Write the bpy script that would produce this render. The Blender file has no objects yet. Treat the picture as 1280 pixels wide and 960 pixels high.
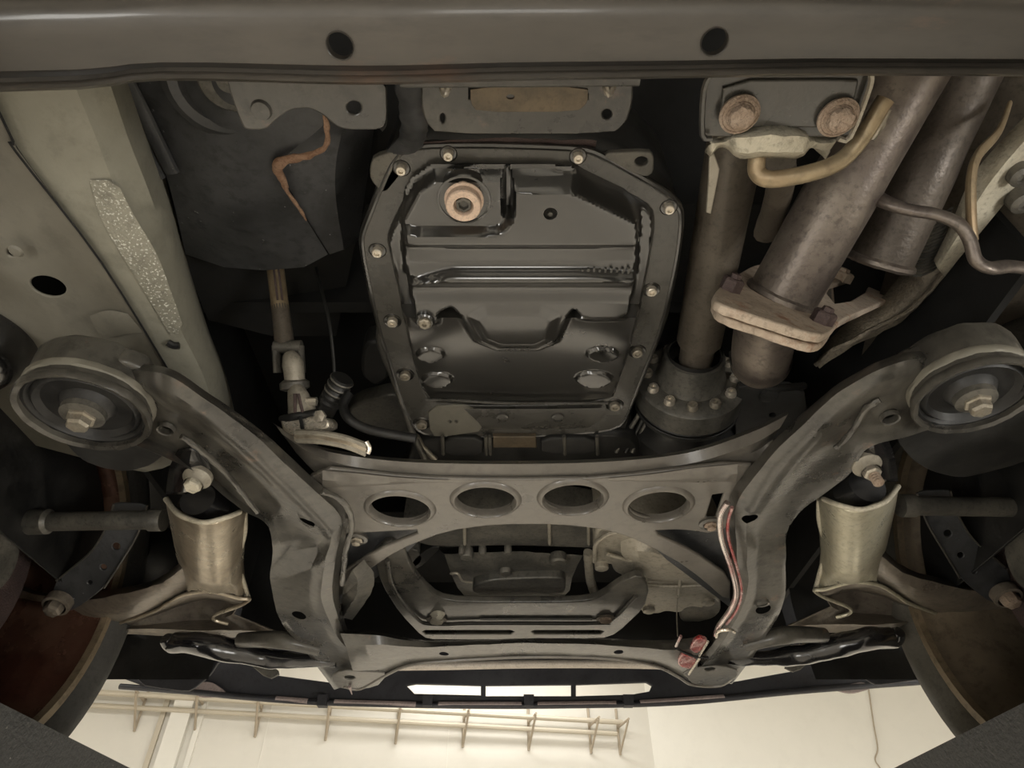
import bpy, bmesh, math, random
from mathutils import Vector, Matrix
random.seed(4)
# ------------------------------------------------------------------ camera
CZ = 1.30                      # camera height above the workshop floor
TH = math.radians(42.0); FOC = 800.0
ct, st = math.cos(TH), math.sin(TH)
cam_d = bpy.data.cameras.new('camera'); cam = bpy.data.objects.new('camera', cam_d)
bpy.context.scene.collection.objects.link(cam)
cam.location = (0, 0, CZ); cam.rotation_euler = (math.pi/2 + TH, 0, 0)
cam_d.sensor_width = 36; cam_d.lens = 36*FOC/1280; cam_d.clip_start = 0.01
sc = bpy.context.scene; sc.camera = cam
# ------------------------------------------------------------------ world, lights, exposure
w = bpy.data.worlds.new('world'); sc.world = w; w.use_nodes = True
bg = w.node_tree.nodes['Background']; bg.inputs[0].default_value = (1.0, 0.95, 0.87, 1); bg.inputs[1].default_value = 0.35
def area(name, loc, tgt, size, power, col=(1, .96, .88), sy=None):
    l = bpy.data.lights.new(name, 'AREA'); l.energy = power; l.color = col
    l.size = size
    if sy: l.shape = 'RECTANGLE'; l.size_y = sy
    o = bpy.data.objects.new(name, l); sc.collection.objects.link(o)
    o.location = loc; d = Vector(tgt) - Vector(loc)
    o.rotation_euler = d.to_track_quat('-Z', 'Y').to_euler()
    return o
area('added_underlight', (1.35, -0.35, 0.75), (0.1, .75, 1.75), 0.35, 13, (1, .97, .91))  # unseen key light added low at right, behind the camera
area('added_underlight', (-1.2, -0.6, 0.45), (-0.2, .8, 1.8), 0.4, 8, (1, .98, .93))  # unseen fill added low at left
area('added_underlight', (0.0, -1.2, 0.2), (0.0, .9, 1.7), 0.5, 6, (1, .98, .93))  # unseen fill added low behind the camera
for lx in (-2.6, 2.6):  # unseen ceiling lights added to brighten the floor and front wall
    area('added_ceiling_light', (lx, 3.6, 4.82), (lx, 3.6, 0), 3.0, 190, (1, .975, .93), .3)
    area('added_ceiling_light', (lx, -2.5, 4.82), (lx, -2.5, 0), 3.0, 190, (1, .975, .93), .3)
area('added_ceiling_light', (0, 8.6, 4.82), (0, 8.6, 0), 3.0, 42, (1, .975, .93), .3)  # unseen light added to brighten the far wall
sc.view_settings.view_transform = 'Standard'; sc.view_settings.look = 'None'
sc.view_settings.exposure = 0.18; sc.view_settings.gamma = 1.0; sc.view_settings.use_curve_mapping = False

# ------------------------------------------------------------------ helpers
def ray(px, py):
    a = (px-640)/FOC; b = (480-py)/FOC
    return Vector((a, ct - b*st, st + b*ct))
def P(px, py, z):
    r = ray(px, py); return r*(z/r.z) + Vector((0, 0, CZ))
def D(px, py, d): return ray(px, py)*d + Vector((0, 0, CZ))
def scale_at(px, py, z): return z/ray(px, py).z/FOC      # metres per pixel there
class Pl:
    "a plane: hit() gives the point of it that lies on a sight line"
    def __init__(s, z=None, pts=None):
        if pts is None: s.o = Vector((0, 0, z+CZ)); s.n = Vector((0, 0, 1)); s.u = Vector((1, 0, 0))
        else:
            a, b, c = [P(*p) for p in pts]; s.o = a; s.u = (b-a).normalized(); s.n = (b-a).cross(c-a).normalized()
            if s.n.dot(a - Vector((0, 0, CZ))) < 0: s.n = -s.n
        s.v = s.n.cross(s.u)
    def hit(s, px, py):
        r = ray(px, py); e = Vector((0, 0, CZ)); t = (s.o-e).dot(s.n)/r.dot(s.n); return e + r*t
    def loc(s, px, py):
        q = s.hit(px, py) - s.o; return (q.dot(s.u), q.dot(s.v))
WL = {}
def obj(name, me, m, parent=None, smooth=True, kind=None):
    "link a world-space mesh as one object with its origin in its middle"
    if isinstance(me, MB): me = me.mesh(name)
    c = Vector((0, 0, 0))
    if len(me.vertices):
        xs = [v.co for v in me.vertices]
        c = Vector([(min(v[i] for v in xs)+max(v[i] for v in xs))/2 for i in range(3)])
        me.transform(Matrix.Translation(-c))
    o = bpy.data.objects.new(name, me); sc.collection.objects.link(o)
    if not me.materials: me.materials.append(m)
    if smooth:
        for p in me.polygons: p.use_smooth = True
        try: me.set_sharp_from_angle(angle=math.radians(38))
        except Exception: pass
    WL[o] = c; o.location = c
    if parent: o.parent = parent; o.location = c - WL[parent]
    if kind: o['kind'] = kind
    return o
def thing(name, label, cat, loc, group=None):
    o = bpy.data.objects.new(name, None); sc.collection.objects.link(o); o.empty_display_size = .02
    o.location = loc; WL[o] = Vector(loc); o['label'] = label; o['category'] = cat
    if group: o['group'] = group
    return o
def tag(o, label, cat, group=None):
    o['label'] = label; o['category'] = cat
    if group: o['group'] = group
    return o
class MB:
    def __init__(s): s.v = []; s.f = []
    def add(s, v, f):
        n = len(s.v); s.v += [Vector(p) for p in v]; s.f += [[i+n for i in q] for q in f]; return s
    def mesh(s, name):
        me = bpy.data.meshes.new(name); me.from_pydata([tuple(p) for p in s.v], [], s.f); me.update()
        bm = bmesh.new(); bm.from_mesh(me); bmesh.ops.recalc_face_normals(bm, faces=bm.faces); bm.to_mesh(me); bm.free()
        return me
def catmull(pts, k=6, closed=False):
    n = len(pts); out = []
    pts = [Vector(p) for p in pts]
    rng = n if closed else n-1
    for i in range(rng):
        if closed: a, b, c, d = pts[i-1], pts[i], pts[(i+1) % n], pts[(i+2) % n]
        else: a, b, c, d = pts[max(i-1, 0)], pts[i], pts[i+1], pts[min(i+2, n-1)]
        for j in range(k):
            t = j/k
            out.append(.5*((2*b)+(c-a)*t+(2*a-5*b+4*c-d)*t*t+(3*b-a-3*c+d)*t**3))
    if not closed: out.append(pts[-1])
    return out
def chaikin(pts, n=2):
    pts = [Vector(p) for p in pts]
    for _ in range(n):
        o = []
        for i in range(len(pts)):
            a, b = pts[i], pts[(i+1) % len(pts)]; o += [a*.8+b*.2, a*.2+b*.8]
        pts = o
    return pts
def tube(pts, r, seg=14, smooth=6, caps=True, flat=1.0, mb=None):
    "swept round bar; r one radius or one per control point; flat squashes it"
    mb = mb or MB()
    rs = r if isinstance(r, (list, tuple)) else [r]*len(pts)
    if smooth and len(pts) > 2:
        q = catmull([Vector((*p, 0)) for p in pts] if False else pts, smooth)
        rr = []
        for i in range(len(pts)-1):
            for j in range(smooth): rr.append(rs[i]+(rs[i+1]-rs[i])*j/smooth)
        rr.append(rs[-1]); pts = q; rs = rr
    pts = [Vector(p) for p in pts]
    t0 = (pts[1]-pts[0]).normalized(); up = Vector((0, 0, 1)) if abs(t0.z) < .9 else Vector((0, 1, 0))
    nrm = t0.cross(up).normalized(); rings = []; V = []
    for i, p in enumerate(pts):
        t = (pts[min(i+1, len(pts)-1)]-pts[max(i-1, 0)]).normalized()
        nrm = (nrm - t*nrm.dot(t)).normalized(); b = t.cross(nrm)
        for k in range(seg):
            a = 2*math.pi*k/seg; V.append(p + (nrm*math.cos(a)+b*math.sin(a)*flat)*rs[i])
    F = []
    for i in range(len(pts)-1):
        for k in range(seg):
            F.append([i*seg+k, i*seg+(k+1) % seg, (i+1)*seg+(k+1) % seg, (i+1)*seg+k])
    if caps:
        F.append(list(range(seg))[::-1]); F.append([(len(pts)-1)*seg+k for k in range(seg)])
    return mb.add(V, F)
def lathe(c, axis, prof, seg=32, mb=None, phase=0):
    "prof: (radius, height along axis)"
    mb = mb or MB(); ax = Vector(axis).normalized()
    u = ax.cross(Vector((0, 0, 1)) if abs(ax.z) < .9 else Vector((1, 0, 0))).normalized(); v = ax.cross(u)
    V = []; F = []
    for r, h in prof:
        for k in range(seg):
            a = 2*math.pi*k/seg+phase; V.append(Vector(c)+ax*h+(u*math.cos(a)+v*math.sin(a))*max(r, 1e-5))
    for i in range(len(prof)-1):
        for k in range(seg): F.append([i*seg+k, i*seg+(k+1) % seg, (i+1)*seg+(k+1) % seg, (i+1)*seg+k])
    return mb.add(V, F)
def loft(rails, k=6, closed=False):
    "surface through rails of (px, py, z); every rail has the same number of stations"
    R = [catmull([P(*p) for p in r], k) for r in rails]; n = len(R[0]); V = []; F = []
    for r in R: V += r
    m = len(R)
    for i in range(m if closed else m-1):
        j = (i+1) % m
        for q in range(n-1): F.append([i*n+q, i*n+q+1, j*n+q+1, j*n+q])
    if closed:
        F.append([i*n for i in range(m)]); F.append([i*n+n-1 for i in range(m)][::-1])
    return MB().add(V, F)
def plate_local(pl, loops, thick, bevel=.0015, rnd=0):
    cu = bpy.data.curves.new('c', 'CURVE'); cu.dimensions = '2D'; cu.fill_mode = 'BOTH'
    for li, lp in enumerate(loops):
        s = cu.splines.new('POLY'); s.points.add(len(lp)-1)
        for i, q in enumerate(lp): s.points[i].co = (q[0], q[1], 0, 1)
        s.use_cyclic_u = True
    cu.extrude = max(thick/2-bevel, 1e-4); cu.bevel_depth = bevel; cu.bevel_resolution = 2; cu.offset = -bevel
    o = bpy.data.objects.new('c', cu); sc.collection.objects.link(o)
    me = bpy.data.meshes.new_from_object(o.evaluated_get(bpy.context.evaluated_depsgraph_get()))
    bpy.data.objects.remove(o); bpy.data.curves.remove(cu)
    M = Matrix((pl.u, pl.v, pl.n)).transposed().to_4x4(); M.translation = pl.o + pl.n*thick/2
    me.transform(M)
    if M.determinant() < 0: me.flip_normals()
    me.materials.clear()
    return me
def plate(pl, outline, thick, holes=(), bevel=.0015, rnd=2):
    "flat piece on plane pl: outline and holes are sight lines cut with the plane"
    if not isinstance(pl, Pl): pl = Pl(pl)
    lo = [Vector((*pl.loc(*q), 0)) for q in outline]
    if rnd: lo = chaikin(lo, rnd)
    return plate_local(pl, [lo]+[[Vector((*pl.loc(*q), 0)) for q in h] for h in holes], thick, bevel)
def ell(cx, cy, rx, ry=None, n=24, a0=0):
    ry = rx if ry is None else ry; ca, sa = math.cos(a0), math.sin(a0)
    return [(cx+rx*math.cos(2*math.pi*i/n)*ca-ry*math.sin(2*math.pi*i/n)*sa, cy+rx*math.cos(2*math.pi*i/n)*sa+ry*math.sin(2*math.pi*i/n)*ca) for i in range(n)]
def cut(o, cutters):
    "real holes: cutter meshes taken out of object o"
    for me in cutters:
        c = bpy.data.objects.new('k', me); sc.collection.objects.link(c); c.location = (0, 0, 0)
        md = o.modifiers.new('b', 'BOOLEAN'); md.operation = 'DIFFERENCE'; md.object = c; md.solver = 'EXACT'
        par = o.parent; o.parent = None; old = o.location.copy(); o.location = WL[o]
        bpy.context.view_layer.update()
        me2 = bpy.data.meshes.new_from_object(o.evaluated_get(bpy.context.evaluated_depsgraph_get()))
        o.modifiers.clear(); o.data = me2; o.parent = par; o.location = old
        bpy.data.objects.remove(c)
    try: o.data.set_sharp_from_angle(angle=math.radians(38))
    except Exception: pass
def solid(o, t, off=0):
    m = o.modifiers.new('s', 'SOLIDIFY'); m.thickness = t; m.offset = off; return o
def bend_noise(me, amp, sc_=30, seed=0):
    from mathutils import noise
    for v in me.vertices: v.co += noise.noise_vector(v.co*sc_+Vector((seed, 0, 0)))*amp
    return me

def plane(o_, n_):
    p = Pl(0); p.o = Vector(o_); p.n = Vector(n_).normalized()
    if p.n.dot(p.o-Vector((0, 0, CZ))) < 0: p.n = -p.n
    p.u = p.n.cross(Vector((0, 0, 1)) if abs(p.n.z) < .95 else Vector((0, 1, 0))).normalized(); p.v = p.n.cross(p.u); return p
# ------------------------------------------------------------------ materials
def mat(name, base, rough=.5, metal=0.0, dust=None, dust_amt=.4, scale=14, bump=.0, bscale=120, rust=None, rust_amt=.0,
        rscale=18, coat=0, emit=None, spec=.5, rvar=.15, stretch=None, speck=None, mott=.55, cior=1.5):
    m = bpy.data.materials.new(name); m.use_nodes = True; nt = m.node_tree; b = nt.nodes['Principled BSDF']
    N = nt.nodes.new; L = nt.links.new
    tc = N('ShaderNodeTexCoord'); src = tc.outputs['Object']
    if stretch:
        mp = N('ShaderNodeMapping'); mp.inputs['Scale'].default_value = stretch; L(src, mp.inputs['Vector']); src = mp.outputs[0]
    col = None
    rgb = N('ShaderNodeRGB'); rgb.outputs[0].default_value = (*base, 1); col = rgb.outputs[0]
    n1 = N('ShaderNodeTexNoise'); n1.inputs['Scale'].default_value = scale; n1.inputs['Detail'].default_value = 7; n1.inputs['Roughness'].default_value = .65
    L(src, n1.inputs['Vector'])
    def mixc(a, bcol, facsock):
        mx = N('ShaderNodeMix'); mx.data_type = 'RGBA'; L(facsock, mx.inputs[0]); L(a, mx.inputs[6])
        mx.inputs[7].default_value = (*bcol, 1); return mx.outputs[2]
    def ramp(sock, lo, hi, mul):
        mr = N('ShaderNodeMapRange'); mr.inputs[1].default_value = lo; mr.inputs[2].default_value = hi
        mr.inputs[3].default_value = 0; mr.inputs[4].default_value = mul; mr.clamp = True; L(sock, mr.inputs[0]); return mr.outputs[0]
    if dust: col = mixc(col, dust, ramp(n1.outputs[0], .38, .68, dust_amt))
    if rust:
        n2 = N('ShaderNodeTexNoise'); n2.inputs['Scale'].default_value = rscale; n2.inputs['Detail'].default_value = 9; n2.inputs['Roughness'].default_value = .7
        L(src, n2.inputs['Vector']); col = mixc(col, rust, ramp(n2.outputs[0], .62-rust_amt*.3, .72-rust_amt*.2, .85))
    if speck:
        n3 = N('ShaderNodeTexNoise'); n3.inputs['Scale'].default_value = speck[1]; n3.inputs['Detail'].default_value = 2
        L(src, n3.inputs['Vector']); col = mixc(col, speck[0], ramp(n3.outputs[0], speck[2], speck[2]+.04, .8))
    n4 = N('ShaderNodeTexNoise'); n4.inputs['Scale'].default_value = scale*7; n4.inputs['Detail'].default_value = 5; n4.inputs['Roughness'].default_value = .7
    L(src, n4.inputs['Vector']); col = mixc(col, tuple(c*.45 for c in base), ramp(n4.outputs[0], .5, .66, mott))
    L(col, b.inputs['Base Color'])
    mr = N('ShaderNodeMapRange'); mr.inputs[1].default_value = .3; mr.inputs[2].default_value = .7
    mr.inputs[3].default_value = max(.05, rough-rvar); mr.inputs[4].default_value = min(1, rough+rvar); L(n1.outputs[0], mr.inputs[0])
    L(mr.outputs[0], b.inputs['Roughness'])
    b.inputs['Metallic'].default_value = metal; b.inputs['Specular IOR Level'].default_value = spec
    b.inputs['Coat Weight'].default_value = coat; b.inputs['Coat Roughness'].default_value = .12; b.inputs['Coat IOR'].default_value = cior
    if emit: b.inputs['Emission Color'].default_value = (*emit[0], 1); b.inputs['Emission Strength'].default_value = emit[1]
    if bump:
        nb = N('ShaderNodeTexNoise'); nb.inputs['Scale'].default_value = bscale; nb.inputs['Detail'].default_value = 4; L(src, nb.inputs['Vector'])
        bp = N('ShaderNodeBump'); bp.inputs['Strength'].default_value = bump; bp.inputs['Distance'].default_value = .002
        L(nb.outputs[0], bp.inputs['Height']); L(bp.outputs[0], b.inputs['Normal'])
    return m
M = dict(
    beam=mat('black_chassis_paint', (.014, .013, .011), .38, dust=(.072, .062, .05), dust_amt=.9, scale=3.2, bump=.1, bscale=60, rust=(.1, .06, .04), rust_amt=.05, rscale=9, stretch=(.6, 2, 1), coat=.3, mott=.3),
    sub=mat('subframe_paint', (.032, .030, .026), .34, dust=(.12, .111, .092), dust_amt=.75, scale=8, bump=.25, bscale=90, rust=(.15, .1, .07), rust_amt=.03, rscale=24, coat=.35),
    brace=mat('brace_paint', (.1, .091, .078), .36, dust=(.19, .173, .148), dust_amt=.6, scale=11, bump=.12, bscale=90, coat=.2, mott=.3),
    pan=mat('gloss_black_pan', (.012, .0115, .010), .3, dust=(.036, .033, .028), dust_amt=.5, scale=7, bump=.02, bscale=150, coat=1, rvar=.05, mott=.2, cior=1.72),
    flange=mat('pan_flange_paint', (.055, .052, .045), .3, dust=(.1, .093, .08), dust_amt=.5, scale=16, bump=.1, bscale=300, coat=.3, mott=.3),
    dark=mat('dark_casting', (.01, .01, .0095), .5, dust=(.028, .027, .024), dust_amt=.6, scale=12, bump=.3, bscale=60),
    cast=mat('dull_alloy_casting', (.28, .255, .205), .5, .3, dust=(.42, .38, .31), dust_amt=.6, scale=18, bump=.4, bscale=110),
    castdark=mat('grimy_alloy_casting', (.08, .077, .068), .45, .35, dust=(.19, .175, .145), dust_amt=.65, scale=22, bump=.4, bscale=110),
    body=mat('underbody_coating', (.007, .007, .0065), .8, dust=(.014, .0135, .012), dust_amt=.6, scale=6, bump=.3, bscale=40),
    rail=mat('rail_paint', (.235, .225, .18), .5, dust=(.36, .345, .28), dust_amt=.7, scale=5, bump=.2, bscale=160, mott=.3),
    railspeck=mat('stone_guard_coating', (.235, .225, .18), .45, dust=(.36, .345, .28), dust_amt=.7, scale=6, bump=.7, bscale=330, speck=((.75, .75, .68), 420, .6)),
    raildark=mat('dark_rail_paint', (.13, .12, .095), .5, dust=(.25, .235, .19), dust_amt=.7, scale=4, bump=.15, bscale=120, mott=.3),  # darker green-grey paint for the closing plate and small plates
    shield=mat('dusty_black_plastic', (.026, .027, .028), .45, dust=(.085, .086, .09), dust_amt=.7, scale=9, bump=.25, bscale=70, speck=((.3, .3, .3), 130, .73)),
    felt=mat('torn_brown_felt', (.2, .11, .065), .95, dust=(.38, .26, .18), dust_amt=.7, scale=60, bump=.8, bscale=300),
    exh=mat('heat_tinted_exhaust', (.115, .095, .085), .42, .6, dust=(.25, .215, .175), dust_amt=.7, scale=16, bump=.18, bscale=260, rvar=.08),
    exhdark=mat('dark_exhaust', (.07, .058, .048), .5, .5, dust=(.13, .11, .09), dust_amt=.7, scale=25, bump=.3, bscale=200),
    exflange=mat('rusty_exhaust_flange', (.4, .32, .25), .65, .2, dust=(.62, .53, .43), dust_amt=.8, scale=22, bump=.6, bscale=160, rust=(.28, .13, .07), rust_amt=.2, rscale=22),
    rust=mat('rusty_bolt', (.3, .22, .16), .75, .3, dust=(.5, .41, .33), dust_amt=.7, scale=90, bump=.8, bscale=500),
    rustdark=mat('dark_rusty_nut', (.07, .05, .048), .6, .4, dust=(.13, .09, .08), dust_amt=.7, scale=70, bump=.6, bscale=400),
    zinc=mat('grey_zinc', (.36, .33, .27), .42, .6, dust=(.28, .23, .17), dust_amt=.5, scale=60, bump=.2, bscale=300),
    bright=mat('bright_bolt_steel', (.72, .66, .56), .3, .7, dust=(.4, .34, .26), dust_amt=.3, scale=60),
    beige=mat('dusty_beige_casting', (.45, .41, .32), .65, .2, dust=(.62, .58, .47), dust_amt=.6, scale=30, bump=.6, bscale=240),
    rod=mat('yellowed_steel_rod', (.42, .34, .22), .4, .5, dust=(.2, .13, .07), dust_amt=.7, scale=14, bump=.2, bscale=200),
    rubber=mat('black_rubber', (.007, .007, .007), .5, dust=(.022, .021, .019), dust_amt=.6, scale=20, bump=.2, bscale=120),
    gloss=mat('wet_black_plastic', (.008, .008, .009), .16, dust=(.03, .028, .025), dust_amt=.4, scale=15, bump=.25, bscale=40, coat=.9),
    prop=mat('brown_grey_shaft', (.095, .08, .062), .5, .3, dust=(.16, .135, .105), dust_amt=.6, scale=20, bump=.2, bscale=220),
    cup=mat('mount_casting', (.5, .44, .34), .32, .55, dust=(.2, .15, .1), dust_amt=.9, scale=13, bump=.3, bscale=150, rvar=.1),
    cupr=mat('pale_mount_casting', (.5, .47, .36), .38, .5, dust=(.33, .29, .2), dust_amt=.6, scale=20, bump=.3, bscale=150),
    arm=mat('control_arm_casting', (.13, .11, .09), .38, .35, dust=(.32, .28, .22), dust_amt=.65, scale=10, bump=.3, bscale=130),
    rimmetal=mat('brown_rim_barrel', (.075, .03, .02), .28, .45, dust=(.17, .1, .065), dust_amt=.8, scale=6, bump=.15, bscale=60),
    lipmetal=mat('worn_rim_lip', (.2, .155, .1), .45, .4, dust=(.32, .25, .17), dust_amt=.7, scale=12, bump=.3, bscale=120),
    rimgrey=mat('grey_brown_rim_barrel', (.15, .12, .085), .45, .4, dust=(.25, .2, .14), dust_amt=.7, scale=7, bump=.2, bscale=80),
    tyre=mat('tyre_rubber', (.035, .034, .032), .62, dust=(.075, .073, .066), dust_amt=.7, scale=10, bump=.35, bscale=160, speck=((.4, .4, .37), 170, .77)),
    tyrer=mat('dusty_tyre_rubber', (.07, .065, .052), .62, dust=(.13, .12, .1), dust_amt=.7, scale=10, bump=.35, bscale=160, speck=((.4, .4, .37), 170, .78)),
    deck=mat('lift_deck_steel', (.035, .036, .036), .65, dust=(.08, .08, .078), dust_amt=.5, scale=30, bump=.8, bscale=200, speck=((.3, .29, .26), 130, .74)),
    bumper=mat('black_bumper_plastic', (.018, .018, .022), .5, dust=(.04, .04, .045), dust_amt=.5, scale=9, bump=.15, bscale=90),
    lip=mat('scuffed_bumper_lip', (.25, .2, .19), .5, dust=(.4, .33, .3), dust_amt=.6, scale=30),
    redwet=mat('red_stained_steel', (.3, .025, .025), .22, .3, dust=(.42, .34, .32), dust_amt=.8, scale=38, bump=.3, bscale=90, coat=.5),
    redrod=mat('wet_pinkish_steel', (.62, .56, .53), .15, .8, dust=(.3, .06, .06), dust_amt=.95, scale=16, bump=.2, bscale=90, coat=.7),
    bar=mat('pale_radiator_bar', (.48, .43, .37), .5, .2, dust=(.35, .31, .26), dust_amt=.5, scale=40, bump=.3, bscale=200),
    brownpatch=mat('oily_brown_steel', (.14, .105, .065), .4, .3, dust=(.05, .045, .035), dust_amt=.7, scale=30),
    foil=mat('heat_shield_foil', (.22, .19, .15), .5, .6, dust=(.36, .31, .23), dust_amt=.7, scale=30, bump=.7, bscale=260),
    black=mat('deep_black', (.006, .006, .006), .9),  # flat black standing in for the dark of gaps and the engine bay
    pinkplug=mat('tan_plug_ring', (.72, .55, .43), .5, .2, dust=(.5, .36, .27), dust_amt=.4, scale=60),
)
def shopmat(name, base, rough=.7, dust=None):
    return mat(name, base, rough, dust=dust or tuple(c*.93 for c in base), dust_amt=.5, scale=.8, bump=.05, bscale=20, mott=.04)
M['wall'] = shopmat('painted_wall', (.72, .70, .645)); M['wall2'] = shopmat('pilaster_lit_wall_paint', (.78, .765, .71))
M['ceil'] = shopmat('ceiling_panel', (.78, .76, .7)); M['floor'] = shopmat('sealed_concrete', (.66, .61, .53), .45)
M['pipe'] = shopmat('tan_pipe_paint', (.55, .5, .41)); M['brk'] = shopmat('bracket_paint', (.42, .36, .28))
M['lamp'] = mat('lamp_diffuser', (.9, .9, .9), emit=((1, .96, .88), 6))
UP = Vector((0, 0, 1))
# ------------------------------------------------------------------ the workshop
def box(mb, x0, x1, y0, y1, z0, z1):
    v = [(x, y, z) for x in (x0, x1) for y in (y0, y1) for z in (z0, z1)]
    return mb.add(v, [[0, 1, 3, 2], [4, 6, 7, 5], [0, 4, 5, 1], [2, 3, 7, 6], [0, 2, 6, 4], [1, 5, 7, 3]])
CEIL = 4.95
def struct(name, mb, m): return obj(name, mb, m, smooth=False, kind='structure')
struct('floor', box(MB(), -9, 9, -7, 13, -.1, 0), M['floor'])
struct('ceiling', box(MB(), -9, 9, -7, 13, CEIL, CEIL+.1), M['ceil'])
struct('wall_left', box(MB(), -9.1, -9, -7, 13, 0, CEIL), M['wall'])
struct('wall_right', box(MB(), 9, 9.1, -7, 13, 0, CEIL), M['wall'])
struct('wall_back', box(MB(), -9, 9, -7.1, -7, 0, CEIL), M['wall'])
def slab(a, b, z0, z1, t, mb=None):
    a, b = Vector((*a, 0)), Vector((*b, 0)); n = Vector((-(b-a).y, (b-a).x, 0)).normalized()*t
    mb = mb or MB(); v = [(q.x, q.y, z) for q in (a, b, b+n, a+n) for z in (z0, z1)]
    return mb.add(v, [[0, 2, 3, 1], [2, 4, 5, 3], [4, 6, 7, 5], [6, 0, 1, 7], [0, 6, 4, 2], [1, 3, 5, 7]])
WH = 2.45
wa, wb = P(150, 876, WH), P(800, 912, WH)
wd = (wb-wa).normalized(); wn = Vector((-wd.y, wd.x, 0))
def wp(t, out=0.): q = wa+wd*t-wn*out; return (q.x, q.y)
wl = (wb-wa).length
# wall behind the rack, and its right part, painted lighter as if lit
struct('wall_front', slab(wp(-6), wp(wl+.15), 0, CEIL, .12), M['wall'])
e = wp(wl+.15); struct('wall_front_right', slab(e, (9, e[1]-1.6), 0, CEIL, .12), M['wall2'])
# pilaster with edge trim
def tx(px, py):      # distance along the wall for a sight line
    r = ray(px, py); o2 = Vector((wa.x, wa.y)); d = Vector((wd.x, wd.y)); q = Vector((r.x, r.y))
    s = (o2.x*d.y-o2.y*d.x)/(q.x*d.y-q.y*d.x); p = q*s; return (p-o2).dot(d), s*r.z
t0, t1 = tx(214, 900)[0], tx(238, 900)[0]
struct('trim_1', slab(wp(t0, .12), wp(t1, .12), 0, CEIL, .12), M['wall2'])
struct('trim_2', slab(wp(t0-.14, .05), wp(t0-.08, .05), 0, CEIL, .05), M['pipe'])
struct('trim_3', slab(wp(t1+.09, .06), wp(t1+.15, .06), 0, CEIL, .06), M['wall2'])
# wall rack: pipes on triangular brackets
rack = thing('pipe_rack', 'tan double pipe run on triangular brackets high on the cream wall', 'pipes', (*wp(wl/2, .2), CZ+WH))
def wpt(t, out, z): q = wp(t, out); return Vector((q[0], q[1], CZ+z))
tmin = tx(140, 880)[0]-1.2; tmax = tx(775, 910)[0]
for k, (o_, dz, r_) in enumerate(((.12, .05, .035), (.38, -.02, .022), (.12, -.10, .03))):
    obj('pipe', tube([wpt(tmin, o_, WH+dz), wpt(tmax-(.0, .6, .1)[k], o_, WH+dz)], r_, 8, 0), M['pipe'], rack)
for i, px in enumerate((175, 250, 325, 412, 498, 580, 660, 735, 770)):
    t = tx(px, 895)[0]; b_ = MB()
    tube([wpt(t, .02, WH+.25), wpt(t, .02, WH-.34)], .018, 6, 0, mb=b_)
    tube([wpt(t, .02, WH-.32), wpt(t, .46, WH-.02)], .016, 6, 0, mb=b_)
    tube([wpt(t, .02, WH), wpt(t, .5, WH)], .016, 6, 0, mb=b_)
    obj('bracket', b_, M['brk'], rack)
rd = (Vector((9, e[1]-1.6, 0))-Vector((*e, 0))).normalized(); rn = Vector((-rd.y, rd.x, 0))
RP = plane(Vector((*e, CZ+2))-rn*.03, rn)
ca_ = tube([RP.hit(1080, 820), RP.hit(1087, 870), RP.hit(1092, 905), RP.hit(1097, 935), RP.hit(1094, 950), RP.hit(1103, 968), RP.hit(1110, 1020)], .010, 6)
tag(obj('hanging_cable', ca_, M['brk']), 'thin loose cable hanging down the bright cream wall right of the pipes', 'cable')
# panel seams of the front wall
for k, px in enumerate((331, 560)):
    t = tx(px, 920)[0]; struct('trim_%d' % (4+k), slab(wp(t, .006), wp(t+.012, .006), 0, CEIL, .01), M['wall2'])
# ceiling lamps added out of view to brighten floor and front wall
for (x, y, lb) in ((-2.6, 3.6, 'front left'), (2.6, 3.6, 'front right'), (-2.6, -2.5, 'rear left'), (2.6, -2.5, 'rear right'), (0, 8.6, 'far middle')):
    l = thing('added_ceiling_lamp', 'added unseen long white tube lamp under the workshop ceiling, %s one' % lb, 'lamp', (x, y, CEIL), 'added tube lamps on the ceiling')
    obj('housing', box(MB(), x-1.55, x+1.55, y-.2, y+.2, CEIL-.06, CEIL), M['wall2'], l, smooth=False)
    obj('diffuser', box(MB(), x-1.5, x+1.5, y-.15, y+.15, CEIL-.09, CEIL-.062), M['lamp'], l, smooth=False)
# lift platforms between the hanging wheels
for s, lb in ((-1, 'dark textured narrow lift platform in front of the left tyre'), (1, 'dark textured narrow lift platform in front of the right tyre')):
    dk = thing('lift_platform', lb, 'lift platform', (s*.56, 0, 0), 'lift platforms')
    X0, X1 = sorted((s*.5, s*.62))
    obj('deck_plate', box(MB(), X0, X1, -3.2, 2.1, CZ+.165, CZ+.187), M['deck'], dk, smooth=False)
    obj('side_beam', box(MB(), X0, X1, -3.2, 2.1, CZ+.06, CZ+.165), M['deck'], dk, smooth=False)
    for yy in (-3.1, 1.95):
        obj('post', box(MB(), X0, X1, yy-.06, yy+.06, 0, CZ+.06), M['deck'], dk, smooth=False)
    for yy in (-1.9, -.9):
        obj('lift_pad', box(MB(), X0+.02, X1-.02, yy-.1, yy+.1, CZ+.187, CZ+.38), M['rubber'], dk, smooth=False)
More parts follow.
